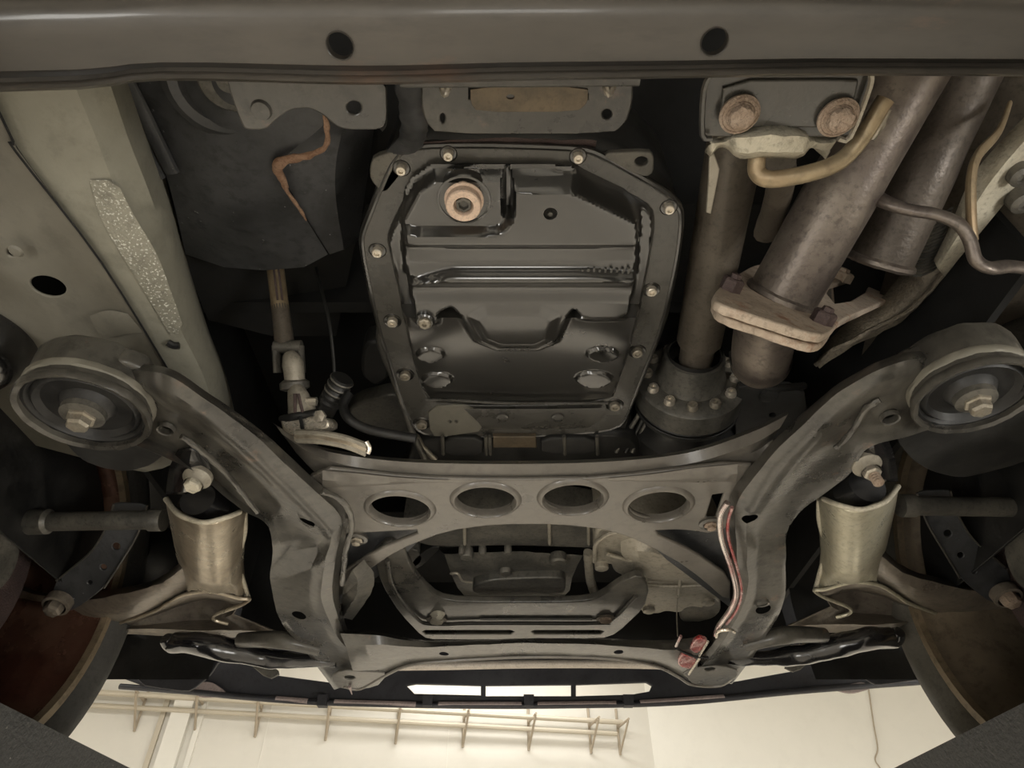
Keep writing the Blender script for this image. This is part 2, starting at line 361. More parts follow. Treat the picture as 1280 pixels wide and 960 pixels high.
# ------------------------------------------------------------------ vehicle shell above everything
sh = thing('vehicle_underbody', 'black underbody shell and engine bay behind all the running gear', 'car body', (0, .3, CZ+.95))
b_ = MB(); box(b_, -.97, .97, -2.2, 1.35, CZ+.98, CZ+1.0); obj('floor_pan', b_, M['body'], sh, smooth=False)
for s in (-1, 1):
    b_ = MB(); box(b_, min(s*.95, s*.97), max(s*.95, s*.97), -2.2, .38, CZ+.38, CZ+.98); obj('sill', b_, M['body'], sh, smooth=False)
    # round wheel-arch liner
    n = 20; V = []; F = []
    for i in range(n+1):
        a = math.pi*i/n*1.12-.2
        for x in (.56, .98): V.append((s*x, .80+.45*math.cos(a), CZ+.47+.43*math.sin(a)))
    for i in range(n): F.append([2*i, 2*i+1, 2*i+3, 2*i+2])
    obj('wheel_arch_liner', MB().add(V, F), M['rubber'], sh)
    b_ = MB(); box(b_, min(s*.56, s*.57), max(s*.56, s*.57), .42, 1.3, CZ+.56, CZ+.98); obj('inner_wing', b_, M['body'], sh, smooth=False)
b_ = MB(); box(b_, -.56, .56, .62, .64, CZ+.72, CZ+.98); obj('firewall', b_, M['body'], sh, smooth=False)
b_ = MB(); box(b_, -.56, .56, 1.3, 1.32, CZ+.47, CZ+.98); obj('radiator_panel', b_, M['body'], sh, smooth=False)
# ------------------------------------------------------------------ wheels
def wheel(s, label, tm, rm):
    c = Vector((s*.665, .80, CZ+.405)); ax = (s, 0, 0)
    t = thing('wheel', label, 'wheel', c, 'front wheels')
    T = [(.252, .012), (.262, .002), (.285, -.006), (.305, -.004), (.322, .012), (.334, .034), (.337, .06), (.338, .12), (.337, .18), (.33, .215), (.31, .235), (.28, .24), (.255, .23), (.25, .12), (.252, .012)]
    obj('tyre', lathe(c, ax, T, 72), tm, t)
    tr = MB()
    for k in range(56):
        a = 2*math.pi*k/56
        for q in range(3):
            a0 = a+.02*q; r0, r1 = .334, .3435; h0 = .045+.052*q
            pts = []
            for rr in (r0, r1):
                for (da, dh) in ((0, 0), (.075, 0), (.085, .042), (.01, .042)):
                    pts.append(c+Vector((s*(h0+dh), rr*math.cos(a0+da), rr*math.sin(a0+da))))
            tr.add(pts, [[0, 1, 2, 3], [4, 7, 6, 5], [0, 4, 5, 1], [1, 5, 6, 2], [2, 6, 7, 3], [3, 7, 4, 0]])
    obj('tread_block', tr, tm, t, smooth=False, kind='stuff')
    obj('rim_lip', lathe(c, ax, [(.257, .012), (.255, .002), (.243, .002), (.241, .012)], 64), M['lipmetal'], t)
    R = [(.242, .012), (.238, .03), (.222, .05), (.215, .1), (.218, .17), (.21, .2), (.06, .205), (.055, .19)]
    obj('rim', lathe(c, ax, R, 64), rm, t)
    obj('brake_disc', lathe(c, ax, [(.06, .1), (.16, .1), (.165, .104), (.165, .126), (.16, .13), (.06, .13)], 48), M['rustdark'], t)
    obj('hub', lathe(c, ax, [(.0, .04), (.05, .04), (.06, .06), (.065, .2), (0, .21)], 32), M['castdark'], t)
    sp = plane(c+Vector((s*.03, 0, 0)), (1, 0, 0)); lp = []
    for k in range(48):
        a = 2*math.pi*k/48; q = c+Vector((s*.03, .225*math.cos(a), max(.225*math.sin(a), .03)))-sp.o
        lp.append((q.dot(sp.u), q.dot(sp.v)))
    obj('dark_rim_cover', plate_local(sp, [lp], .004, .001), M['rubber'], t)  # dark half-disc added so the upper rim inside looks dark
    return t
wheel(-1, 'left tyre with brown rusty inner rim hanging at lower left', M['tyre'], M['rimmetal'])
wheel(1, 'dusty right tyre with dull grey inner rim hanging at lower right', M['tyrer'], M['rimgrey'])

# ------------------------------------------------------------------ top crossmember
t = thing('crossmember', 'wide black crossmember with two round holes across the top', 'crossmember', P(640, 50, .36))
X = [-900, 0, 200, 450, 640, 850, 1000, 1150, 2180]
E = [112, 112, 98, 103, 98, 95, 92, 92, 96]
def rr(dy, z, k=1.0): return [(x, (e_-98)*k+dy, z) for x, e_ in zip(X, E)]
rails = [rr(-70, .46, .2), rr(-40, .40, .2), rr(-18, .372, .2), rr(2, .362, .3), rr(22, .358, .4), rr(52, .358, .5), rr(78, .358, .8), rr(84, .3635, .95), rr(89, .3615), rr(92, .353), rr(98, .350), rr(101, .353), rr(98, .362), rr(88, .42)]
bo = obj('beam', loft(rails, 4), M['beam'], t); solid(bo, .003, 1)
me = bpy.data.meshes.new_from_object(bo.evaluated_get(bpy.context.evaluated_depsgraph_get())); bo.modifiers.clear(); bo.data = me
for (hx, hy) in ((425, 57), (893, 52)):
    r_ = 16*scale_at(hx, hy, .358); cut(bo, [lathe(P(hx, hy, .358), UP, [(0, -.04), (r_, -.04), (r_, .04), (0, .04)], 28).mesh('k')])
    obj('hole_rim', lathe(P(hx, hy, .358), UP, [(r_*1.12, .002), (r_*1.08, -.0012), (r_, -.0006), (r_*.97, .004)], 28), M['beam'], t)
obj('upper_flange', plate(.46, [(-900, -60), (2180, -60), (2180, -20), (-900, -20)], .003, rnd=0), M['beam'], t)
# ------------------------------------------------------------------ left frame rail
t = thing('frame_rail', 'pale green-grey frame rail with folded seam at upper left', 'frame rail', P(120, 300, .5))
pl = [(-140, 60), (-25, 95), (14, 175), (20, 190), (128, 330), (215, 470), (262, 560), (190, 592), (148, 585), (100, 572), (40, 556), (0, 545), (-140, 520)]
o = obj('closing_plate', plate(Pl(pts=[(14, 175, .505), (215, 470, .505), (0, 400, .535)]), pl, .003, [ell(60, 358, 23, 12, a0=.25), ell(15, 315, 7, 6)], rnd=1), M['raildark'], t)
obj('seam_line', tube([P(*q) for q in ((-25, 92, .503), (16, 176, .503), (20, 190, .503), (128, 330, .503), (216, 472, .503), (250, 530, .503))], .0013, 6, 4, flat=.6), M['black'], t)  # black line standing in for the dark gap of the seam
obj('rail_panel', loft([
    [(-35, 75, .512), (14, 172, .512), (70, 250, .512), (128, 328, .512), (175, 405, .512), (216, 472, .512), (250, 540, .512)],
    [(20, 75, .514), (75, 172, .512), (112, 250, .51), (160, 328, .51), (205, 405, .512), (240, 472, .514), (262, 540, .514)],
    [(80, 75, .519), (120, 172, .516), (150, 250, .514), (188, 328, .514), (222, 405, .518), (255, 472, .522), (275, 540, .52)],
    [(128, 75, .54), (160, 172, .54), (190, 250, .54), (214, 328, .54), (242, 405, .545), (270, 472, .548), (288, 540, .55)],
    [(148, 75, .58), (180, 172, .58), (207, 250, .58), (228, 328, .58), (254, 405, .58), (280, 472, .58), (296, 540, .58)],
    [(150, 60, .72), (190, 172, .72), (215, 250, .72), (235, 328, .72), (258, 405, .72), (283, 472, .72), (298, 540, .72)]], 6), M['rail'], t)
obj('stone_guard_patch', loft([
    [(112, 225, .5105), (125, 270, .509), (148, 312, .5085), (185, 372, .509), (212, 418, .511)],
    [(135, 225, .5115), (150, 270, .51), (176, 312, .5095), (205, 372, .511), (222, 418, .513)],
    [(150, 235, .5115), (168, 270, .511), (196, 318, .5125), (214, 365, .514), (228, 405, .516)]], 5), M['railspeck'], t)
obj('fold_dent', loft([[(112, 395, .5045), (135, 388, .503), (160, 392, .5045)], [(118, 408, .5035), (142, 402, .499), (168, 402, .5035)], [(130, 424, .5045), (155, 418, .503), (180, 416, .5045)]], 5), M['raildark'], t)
obj('clip', tube([P(210, 428, .509), P(217, 432, .508), P(224, 432, .509)], .004, 8, 3), M['rubber'], t)
obj('weld_spot', lathe(P(20, 314, .505), UP, [(.007, 0), (.005, -.002), (0, -.0025)], 12), M['raildark'], t)
t = thing('mount_cover', 'dark dented edge plate hanging behind the left bushing', 'bracket', P(170, 570, .5))
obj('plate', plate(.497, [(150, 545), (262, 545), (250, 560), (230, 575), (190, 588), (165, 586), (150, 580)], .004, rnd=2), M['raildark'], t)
t = thing('rubber_boot', 'dark glossy rubber boot bulging in at the left edge below the rail', 'boot', P(0, 440, .47))
obj('boot', lathe(P(-22, 432, .52), Vector((.25, -.2, -1)), [(.055, -.03), (.052, 0), (.047, .02), (.04, .04), (.026, .055), (0, .06)], 32), M['gloss'], t)

# ------------------------------------------------------------------ dark shield and felt, upper left
t = thing('plastic_shield', 'dusty black plastic undershield with torn brown felt edge', 'shield', P(290, 220, .62))
obj('panel', loft([
    [(150, 85, .63), (175, 150, .63), (200, 200, .63), (215, 245, .635), (232, 318, .67)],
    [(190, 85, .62), (215, 150, .62), (235, 200, .615), (260, 245, .62), (280, 334, .66)],
    [(250, 85, .61), (262, 150, .605), (280, 200, .605), (300, 250, .615), (330, 338, .66)],
    [(320, 85, .605), (325, 150, .60), (330, 200, .605), (345, 245, .62), (380, 334, .655)],
    [(402, 90, .605), (408, 150, .605), (352, 203, .61), (366, 245, .622), (410, 318, .655)]], 7), M['shield'], t)
obj('recessed_panel', loft([[(402, 90, .625), (405, 150, .625), (352, 203, .625), (370, 250, .635), (412, 318, .66)], [(430, 90, .64), (430, 150, .64), (420, 203, .64), (420, 250, .65), (430, 312, .665)], [(470, 90, .70), (468, 150, .70), (462, 203, .70), (455, 250, .70), (448, 300, .70)]], 7), M['shield'], t)
obj('inner_wall', loft([[(150, 80, .70), (200, 200, .70), (230, 320, .70), (260, 400, .72)], [(300, 80, .72), (320, 200, .72), (330, 320, .72), (340, 420, .74)], [(470, 80, .74), (470, 200, .74), (445, 300, .74), (420, 420, .78)]], 5), M['body'], t)
for a, b2, c2 in (((135, 100), (165, 160), (198, 222)), ((158, 100), (188, 160), (215, 215))):
    obj('rib', tube([P(a[0], a[1], .615), P(b2[0], b2[1], .615), P(c2[0], c2[1], .618)], .008, 10, 6, flat=.6), M['shield'], t)
f = bend_noise(tube([P(*q) for q in ((404, 140, .6), (409, 160, .6), (407, 181, .6), (395, 191, .6), (372, 197, .6), (350, 203, .6), (347, 212, .603), (354, 226, .606), (360, 240, .61), (371, 256, .615), (383, 274, .62))], [.001, .003, .0028, .003, .0045, .0055, .0055, .0045, .003, .0028, .001], 10, 6, flat=.7).mesh('f'), .0018, 110)
obj('felt_edge', f, M['felt'], t)
obj('cup_ring', lathe(P(282, 105, .60), UP, [(.026, .012), (.0265, .002), (.0245, 0), (.022, .003), (.013, .010), (.009, .002), (.0, .002)], 28), M['castdark'], t)
obj('moulded_collar', lathe(P(268, 112, .602), UP, [(.052, .016), (.05, .004), (.042, 0), (.034, .003), (.03, .014)], 32), M['shield'], t)
# bracket plate hanging from the crossmember, left
t = thing('bracket_plate', 'scalloped dark steel bracket with two holes below the left crossmember hole', 'bracket', P(390, 120, .42))
obj('plate', plate(.42, [(280, 90), (288, 120), (300, 152), (306, 163), (332, 163), (345, 150), (362, 138), (385, 135), (402, 143), (425, 163), (478, 163), (484, 150), (482, 90)], .004, [ell(442, 135, 9, 8)], rnd=2), M['sub'], t)
obj('folded_edge', loft([[(482, 90, .42), (484, 150, .42), (478, 165, .42)], [(472, 90, .47), (474, 140, .47), (468, 152, .47)]], 4), M['sub'], t)
obj('rivet', lathe(P(327, 137, .42), UP, [(.007, 0), (.006, -.0025), (0, -.003)], 16), M['sub'], t)

# ------------------------------------------------------------------ centre bracket
t = thing('mount_bracket', 'dark notched bracket plate above the transmission pan', 'bracket', P(660, 140, .47))
obj('plate', plate(.475, [(526, 90), (526, 130), (531, 152), (546, 168), (766, 168), (783, 154), (791, 130), (792, 90)], .004,
    [ell(759, 143, 6, 6), ell(553, 148, 3, 6), [(586, 105), (612, 105), (612, 124), (586, 124)], [(700, 118), (735, 118), (735, 124), (700, 124)]], rnd=1), M['sub'], t)
obj('stained_patch', plate(.4735, [(588, 108), (735, 108), (735, 128), (722, 140), (596, 140), (588, 128)], .0015, [ell(638, 121, 5, 3)], bevel=.0004, rnd=1), M['brownpatch'], t)
for x_ in (557, 762): obj('hook', tube([P(x_-6, 104, .47), P(x_-1, 118, .462), P(x_+5, 106, .47)], .0025, 8, 5), M['bright'], t)
obj('upper_bar', tube([P(500, 99, .45), P(800, 97, .45)], .006, 8, 0, flat=.5), M['sub'], t)
obj('side_strut', bend_noise(tube([P(510, 92, .50), P(514, 130, .52), P(518, 160, .56), P(508, 183, .60), (P(478, 204, .61))], [.011, .011, .013, .012, .008], 12, 7, flat=.5).mesh('s'), .002, 60), M['shield'], t)
# ------------------------------------------------------------------ transmission case
t = thing('transmission_case', 'dark transmission casting around and behind the black pan', 'transmission', P(650, 350, .7))
obj('case', plate(.622, [(495, 178), (540, 172), (740, 172), (800, 200), (845, 240), (856, 280), (850, 340), (825, 440), (800, 500), (770, 560), (530, 560), (500, 500), (470, 400), (450, 310), (462, 260)], .16, bevel=.02, rnd=2), M['dark'], t)
obj('gasket_lip', plate(.611, [(497, 183), (530, 179), (730, 182), (842, 242), (856, 262), (850, 330), (832, 410), (792, 500), (780, 545), (532, 552), (514, 535), (484, 455), (452, 330), (447, 298), (480, 208)], .01, bevel=.002, rnd=1), M['rubber'], t)
obj('mounting_tab', plate(.60, [(466, 197), (498, 188), (505, 215), (480, 245), (463, 225), (462, 210)], .01, rnd=1), M['castdark'], t)
obj('mounting_tab', plate(.60, [(748, 192), (812, 189), (818, 196), (817, 216), (808, 222), (780, 214)], .008, [ell(802, 202, 8, 6)], rnd=1), M['castdark'], t)
obj('rear_rib', bend_noise(loft([[(500, 178, .6), (640, 172, .6), (745, 176, .6)], [(500, 186, .608), (640, 182, .608), (745, 186, .608)], [(495, 178, .65), (640, 172, .65), (745, 172, .65)]], 10).mesh('r'), .002, 60), M['rustdark'], t)
# housing below the pan
obj('bell_housing', plate(.60, [(520, 540), (760, 540), (800, 545), (812, 600), (500, 600)], .2, bevel=.01, rnd=1), M['dark'], t)
for (a, b2, c2, d2) in ((555, 548, 604, 570), (676, 548, 745, 568)):
    obj('casting_web', plate(.592, [(a, b2), (c2, b2), (c2, d2), (a, d2)], .012, bevel=.003, rnd=1), M['dark'], t)
obj('inspection_window', plate(.593, [(616, 546), (670, 546), (671, 560), (616, 560)], .01, bevel=.002, rnd=0), M['brownpatch'], t)
for x_ in (553, 607, 612, 705, 746): obj('casting_rib', tube([P(x_, 545, .592), P(x_+1, 568, .592)], .003, 8, 0), M['castdark'], t)
# cooler lines beside the pan
t2 = thing('cooler_line', 'pair of thin dark metal lines running down right of the pan', 'pipe', P(800, 530, .6))
for dx in (0, 12, 20):
    obj('line', tube([P(822+dx*.3, 470, .65), P(806+dx*.6, 505, .63), P(770+dx, 565, .60)], .0038, 8, 5), M['dark' if dx == 12 else 'castdark'], t2)
t2 = thing('cooler_line', 'dark metal line running down along the left lower side of the pan', 'pipe', P(500, 520, .6))
obj('line', tube([P(478, 395, .63), P(476, 430, .62), P(495, 480, .61), P(515, 540, .60), P(535, 580, .58)], .0055, 10, 6), M['castdark'], t2)
obj('line', tube([P(520, 545, .60), P(530, 560, .60), P(545, 575, .59)], .005, 10, 6), M['zinc'], t2)

# ------------------------------------------------------------------ transmission pan
ZF, ZT = .600, .562
pan = thing('transmission_pan', 'black pressed steel transmission pan with bolted flange in the centre', 'oil pan', P(650, 350, ZF))
def loc_poly(pts, z, n=1):
    q = [Vector((*P(a, b, z).xy, 0)) for a, b in pts]
    return chaikin(q, n) if n else q
outer = [(503, 191), (530, 186), (600, 185), (725, 189), (748, 196), (832, 243), (849, 262), (850, 285), (844, 330), (826, 408), (806, 460), (790, 502), (776, 537), (690, 545), (536, 545), (518, 535), (502, 500), (488, 452), (472, 398), (457, 330), (453, 298), (463, 272), (487, 212)]
inner = [(528, 207), (600, 205), (712, 208), (728, 213), (806, 252), (817, 264), (817, 290), (808, 345), (794, 410), (780, 455), (764, 506), (540, 508), (525, 480), (512, 430), (500, 370), (489, 320), (484, 297), (492, 275)]
P0 = Pl(ZF)
lo = chaikin([Vector((*P0.loc(*q), 0)) for q in outer], 2); li = chaikin([Vector((*P0.loc(*q), 0)) for q in inner], 2)
obj('flange', plate_local(P0, [lo, li], .006, .0015), M['flange'], pan)
lo2 = chaikin([Vector((*P0.loc(*q), 0)) for q in outer], 2)
cen = sum(lo2, Vector())/len(lo2)
obj('flange_edge', tube([Vector((q.x, q.y, 0))+(Vector((q.x, q.y, 0))-cen).normalized()*.002+Vector((0, 0, ZF+CZ+.003)) for q in lo2+[lo2[0]]], .0035, 8, 0, caps=False), M['pan'], pan)
def sd(poly, x, y):
    n = len(poly); d = 1e9; ins = False; j = n-1
    for i in range(n):
        ax, ay = poly[i][0], poly[i][1]; bx, by = poly[j][0], poly[j][1]
        ex, ey = bx-ax, by-ay; wx, wy = x-ax, y-ay; L2 = ex*ex+ey*ey+1e-12
        tt = max(0, min(1, (wx*ex+wy*ey)/L2)); qx, qy = wx-ex*tt, wy-ey*tt; d = min(d, qx*qx+qy*qy)
        if (ay > y) != (by > y) and x < (bx-ax)*(y-ay)/(by-ay)+ax: ins = not ins
        j = i
    d = math.sqrt(d); return d if ins else -d
def ss(v): v = max(0, min(1, v)); return v*v*(3-2*v)
inr = loc_poly(inner, ZF, 1)
up = [(  'add', loc_poly([(512, 215), (640, 212), (706, 212), (714, 232), (800, 272), (802, 325), (503, 325), (503, 262)], ZT), .036, .010),
      ('add', loc_poly([(500, 300), (800, 300), (798, 372), (506, 372)], ZT), .024, .010),
      ('add', loc_poly([(507, 349), (797, 349), (793, 378), (787, 405), (727, 406), (716, 392), (692, 446), (602, 446), (566, 390), (550, 398), (546, 412), (518, 412)], ZT), .035, .009),
      ('cut', loc_poly([(480, 362), (820, 362), (820, 378), (480, 378)], ZT, 0), .029, .014),
      ('add', loc_poly([(585, 395), (698, 395), (684, 441), (610, 441)], ZT-.006), .039, .016),
      ('cut', loc_poly([(480, 205), (634, 205), (637, 270), (634, 288), (620, 297), (480, 297)], ZT, 2), .025, .008),
      ('cut', loc_poly([(628, 226), (641, 226), (641, 282), (628, 282)], ZT, 2), .006, .006),
      ('cut', loc_poly([(480, 318), (820, 318), (820, 349), (480, 349)], ZT, 0), .020, .018),
      ('cut', loc_poly([(655, 207), (702, 207), (702, 226), (660, 226)], ZT, 1), .020, .01)]
for (a, b2, c2, d2) in ((538, 443, 17, 9), (546, 480, 19, 9), (753, 443, 20, 9), (743, 479, 23, 10)):
    up.append(('add', loc_poly(ell(a, b2, c2, d2, 16), ZF-.020, 0), (.027 if b2 < 460 else .019), .003))
yz0 = P(640, 402, ZT).y; yz1 = P(640, 508, ZF).y
def hgt(x, y):
    e = sd(inr, x, y)
    tz = (y-yz0)/(yz1-yz0); base = .010
    if tz > 0: base = .003+.029*max(0, 1-tz)
    h = base*ss((e+.002)/.006)
    for k, poly, lv, wd_ in up:
        s_ = sd(poly, x, y)
        if s_ < -wd_: continue
        f_ = ss(s_/wd_+.5)
        if k == 'add': h = h+(max(h, lv)-h)*f_
        else: h = h+(min(h, lv)-h)*f_
    return min(h, .010+max(0, e)*2.2)
xs = [q.x for q in inr]; ys = [q.y for q in inr]; x0, x1, y0, y1 = min(xs)-.004, max(xs)+.004, min(ys)-.004, max(ys)+.004
NX, NY = 150, 170; V = []; F = []; ok = []
for j in range(NY):
    for i in range(NX):
        x = x0+(x1-x0)*i/(NX-1); y = y0+(y1-y0)*j/(NY-1); e = sd(inr, x, y)
        ok.append(e > -.006); V.append(Vector((x, y, CZ+ZF+.003-(hgt(x, y) if e > -.006 else 0))))
for j in range(NY-1):
    for i in range(NX-1):
        q = [j*NX+i, j*NX+i+1, (j+1)*NX+i+1, (j+1)*NX+i]
        if all(ok[k] for k in q): F.append(q)
used = sorted({k for q in F for k in q}); mp_ = {k: n for n, k in enumerate(used)}
o = obj('pressed_body', MB().add([V[k] for k in used], [[mp_[k] for k in q] for q in F]), M['pan'], pan)
for p in o.data.polygons: p.use_smooth = True
def bolt(c, axis, r, h, m, parent, name='bolt', washer=True, socket=True, wm=None):
    "hexagon head standing off a surface along axis, with flange and a dimple"
    b = obj(name, lathe(c, axis, [(r*1.0, 0), (r*1.0, h*.85), (r*.88, h), (r*.45, h), (r*.38, h*.72), (0, h*.72)] if socket else [(r, 0), (r, h*.8), (r*.85, h), (0, h)], 6 if r > .003 else 10), m, parent, smooth=False)
    if washer: obj('washer', lathe(c, axis, [(r*1.55, .0), (r*1.5, h*.22), (r*1.0, h*.28)], 22), wm or m, b)
    return b
DN = Vector((0, 0, -1))
def sockbolt(c, r, h, m, parent):
    return obj('bolt', lathe(c, DN, [(r, 0), (r, h*.85), (r*.85, h), (r*.5, h), (r*.45, h*.6), (0, h*.55)], 18), m, parent)
for (bx, by) in ((560, 196), (723, 199), (501, 214), (837, 263), (471, 317), (815, 366), (490, 405), (797, 443), (506, 472), (769, 510), (527, 533)):
    q = P(bx, by, ZF-.006); q.z = CZ+ZF; k = 6.5*scale_at(bx, by, ZF)
    sockbolt(q, k, .007, M['zinc'] if by > 430 else M['bright'], pan)
    obj('bolt_recess', lathe(q, DN, [(k*1.75, 0), (k*1.65, .0012), (k*1.5, .0004), (k*1.0, .0002)], 20), M['pan'], pan)
q = P(580, 250, ZF-.022); q.z = CZ+ZF-.019; s_ = scale_at(580, 250, ZF-.03)
pr = obj('drain_plug', lathe(q, DN, [(26*s_, 0), (25*s_, .004), (22*s_, .005), (22.5*s_, .014), (21*s_, .0155), (13*s_, .0155), (12*s_, .014), (11.5*s_, .008), (0, .008)], 40), M['pinkplug'], pan)
obj('plug_socket', lathe(q+DN*.0085, DN, [(11*s_, 0), (10.5*s_, .004), (7*s_, .0045), (6*s_, .001), (0, .001)], 6), M['castdark'], pr, smooth=False)
obj('plug_collar', lathe(q, DN, [(37*s_, -.006), (36*s_, .001), (34*s_, .0035), (31.5*s_, .004), (30*s_, -.002), (26*s_, -.002)], 44), M['pan'], pan)
q = P(531, 402, ZF-.036); s_ = scale_at(531, 402, ZF-.036)
pr = obj('fill_plug', lathe(q, DN, [(12*s_, -.01), (12*s_, .0), (10*s_, .002), (7.5*s_, .002)], 28), M['pan'], pan)
obj('plug_head', lathe(q, DN, [(8.5*s_, 0), (8.5*s_, .005), (6.5*s_, .0065), (3.2*s_, .0065), (2.8*s_, .003), (0, .003)], 8), M['zinc'], pr, smooth=False)
cut(o, [lathe(P(688, 268, ZF-.034)+DN*.02, UP, [(0, 0), (7.5*s_, 0), (7.5*s_, .04), (0, .04)], 20).mesh('k')])
obj('hole_insert', lathe(P(688, 268, ZF-.03), UP, [(7.6*s_, -.002), (7.2*s_, .006), (3*s_, .006), (2.5*s_, 0), (0, 0)], 20), M['castdark'], pan)
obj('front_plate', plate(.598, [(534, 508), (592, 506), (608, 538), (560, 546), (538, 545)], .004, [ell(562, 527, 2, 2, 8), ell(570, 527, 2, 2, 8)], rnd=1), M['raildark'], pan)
st1 = obj('front_strip', loft([[(580, 511, .592), (680, 511, .592), (758, 510, .592)], [(598, 528, .592), (680, 529, .592), (748, 526, .592)], [(604, 536, .598), (680, 537, .598), (735, 535, .598)]], 6), M['flange'], pan)
for x_ in (628, 697): obj('boss', lathe(P(x_, 521, .592), DN, [(.0095, 0), (.009, .003), (.0065, .004), (.006, .002), (0, .002)], 24), M['flange'], pan)
obj('front_lip', tube([P(532, 500, .588), P(560, 500, .588), P(640, 504, .588), P(760, 504, .588)], .0022, 8, 3), M['flange'], pan)
# embossed characters, too blurred in the photo to read: raised strokes
em = MB()
for k in range(9):
    q = P(728+k*7.2, 338, ZF-.022); hh = .004+.002*(k % 3)
    box(em, q.x-.0012, q.x+.0012, q.y-hh/2, q.y+hh/2, q.z-.0016, q.z+.002)
obj('embossed_marks', em, M['flange'], pan, smooth=False, kind='stuff')
# ------------------------------------------------------------------ exhaust hanger, upper right
t = thing('hanger_bracket', 'square dark bracket with two big rusty bolts below the right crossmember hole', 'bracket', P(980, 140, .42))
obj('plate', plate(.425, [(888, 88), (880, 110), (877, 166), (886, 172), (1062, 172), (1068, 165), (1087, 108), (1088, 88)], .004, rnd=1), M['sub'], t)
obj('raised_panel', plate(.4225, [(905, 100), (900, 150), (905, 160), (1055, 160), (1062, 150), (1074, 104), (1072, 99)], .003, rnd=1), M['flange'], t)
obj('edge_lip', tube([P(1089, 92, .42), P(1087, 110, .42), P(1063, 171, .42), P(1048, 173, .42)], .002, 6, 3), M['zinc'], t)
obj('edge_lip', tube([P(890, 92, .42), P(880, 112, .42), P(878, 168, .42), P(890, 173, .42)], .002, 6, 3), M['sub'], t)
for (bx, by) in ((924, 142), (1047, 146)):
    q = P(bx, by, .42); s_ = scale_at(bx, by, .42)
    b = obj('bolt', bend_noise(lathe(q, DN, [(16*s_, 0), (16*s_, .006), (14*s_, .008), (9*s_, .0085), (0, .007)], 24).mesh('b'), .0012, 300), M['rust'], t)
    obj('washer', lathe(q, DN, [(25*s_, 0), (25*s_, .0018), (22*s_, .003), (21*s_, .0022), (18*s_, .0024), (17*s_, .004), (14*s_, .004)], 36), M['rust'], b)
h = thing('hanger_mount', 'dusty beige cast hanger block holding a bent yellowish rod', 'hanger', P(970, 180, .43))
o = obj('cast_block', bend_noise(loft([
    [(886, 172, .44), (905, 170, .438), (925, 158, .43), (970, 154, .425), (1005, 158, .43), (1022, 168, .438), (1048, 172, .44)],
    [(888, 180, .436), (905, 178, .43), (925, 172, .417), (970, 170, .412), (1005, 172, .417), (1020, 178, .43), (1045, 178, .436)],
    [(890, 190, .437), (905, 180, .432), (925, 190, .417), (970, 190, .413), (1003, 190, .417), (1015, 184, .43), (1035, 192, .438)],
    [(888, 196, .45), (903, 184, .45), (925, 197, .43), (970, 198, .428), (1000, 197, .43), (1014, 186, .45), (1032, 199, .45)]], 7).mesh('c'), .0012, 130), M['beige'], h); solid(o, .006, 1)
obj('rod', tube([P(*q) for q in ((950, 176, .44), (946, 200, .43), (947, 216, .425), (962, 224, .42), (1000, 219, .42), (1035, 209, .423), (1058, 195, .428), (1080, 168, .435), (1100, 135, .44), (1107, 124, .442))], .0062, 14, 6), M['rod'], h)
obj('welded_fillet', bend_noise(tube([P(1108, 136, .44), P(1098, 158, .437), P(1088, 172, .436)], .004, 8, 5).mesh('w'), .0012, 250), M['zinc'], h)
obj('rod_stub', bend_noise(tube([P(975, 200, .52), P(975, 235, .55), P(958, 290, .6)], .013, 14, 6).mesh('s'), .002, 150), M['prop'], h)
obj('side_tab', plate(.47, [(887, 192), (893, 192), (900, 212), (889, 268), (883, 266), (886, 225)], .004, rnd=0, bevel=.001), M['cast'], h)
# ------------------------------------------------------------------ exhaust pipes
ex = thing('exhaust_front_pipes', 'two heat-tinted exhaust pipes joined by a rusty bolted flange', 'exhaust', D(980, 385, .66))
A1, A0 = D(977, 372, .665), D(1128, 105, .575)
ax1 = (A1-A0).normalized()
A_up = A0-ax1*.5
obj('pipe', tube([A_up, A0, A0*.5+A1*.5, A1], [.0315, .0325, .0345, .035], 40, 8), M['exh'], ex)
B1, B0 = D(1098, 328, .73), D(1206, 100, .65)
ax2 = (B1-B0).normalized()
obj('pipe', tube([B0-ax2*.5, B0, B0*.5+B1*.5, B1], [.030, .031, .034, .036], 40, 8), M['exhdark'], ex)
fp = plane(A1, ax1*.75+ax2*.25)
fo = [(893, 366), (907, 350), (922, 343), (943, 330), (1005, 322), (1045, 318), (1110, 318), (1150, 338), (1163, 354), (1158, 368), (1140, 374), (1118, 371), (1088, 384), (1050, 401), (1042, 412), (1030, 419), (1005, 414), (958, 399), (903, 381), (893, 374)]
br = [(1033, 366), (1040, 355), (1068, 347), (1086, 356), (1084, 364), (1063, 376), (1044, 379)]
o = obj('flange', bend_noise(plate(fp, fo, .009, [chaikin and [(a, b) for a, b in br]], bevel=.002, rnd=2), .0006, 200), M['exflange'], ex)
fp2 = plane(A1+fp.n*.0095, fp.n)
obj('gasket', plate(plane(A1+fp.n*.009, fp.n), [(905, 372), (915, 360), (945, 340), (1040, 340), (1040, 400), (1028, 418), (1000, 416), (940, 396)], .004, rnd=1), M['castdark'], ex)
fo2 = [(890, 378), (905, 358), (940, 342), (1040, 340), (1046, 400), (1036, 424), (1022, 433), (1000, 428), (955, 412), (900, 394)]
obj('flange', bend_noise(plate(plane(A1+fp.n*.0125, fp.n), fo2, .008, bevel=.002, rnd=2), .0007, 200), M['exflange'], ex)
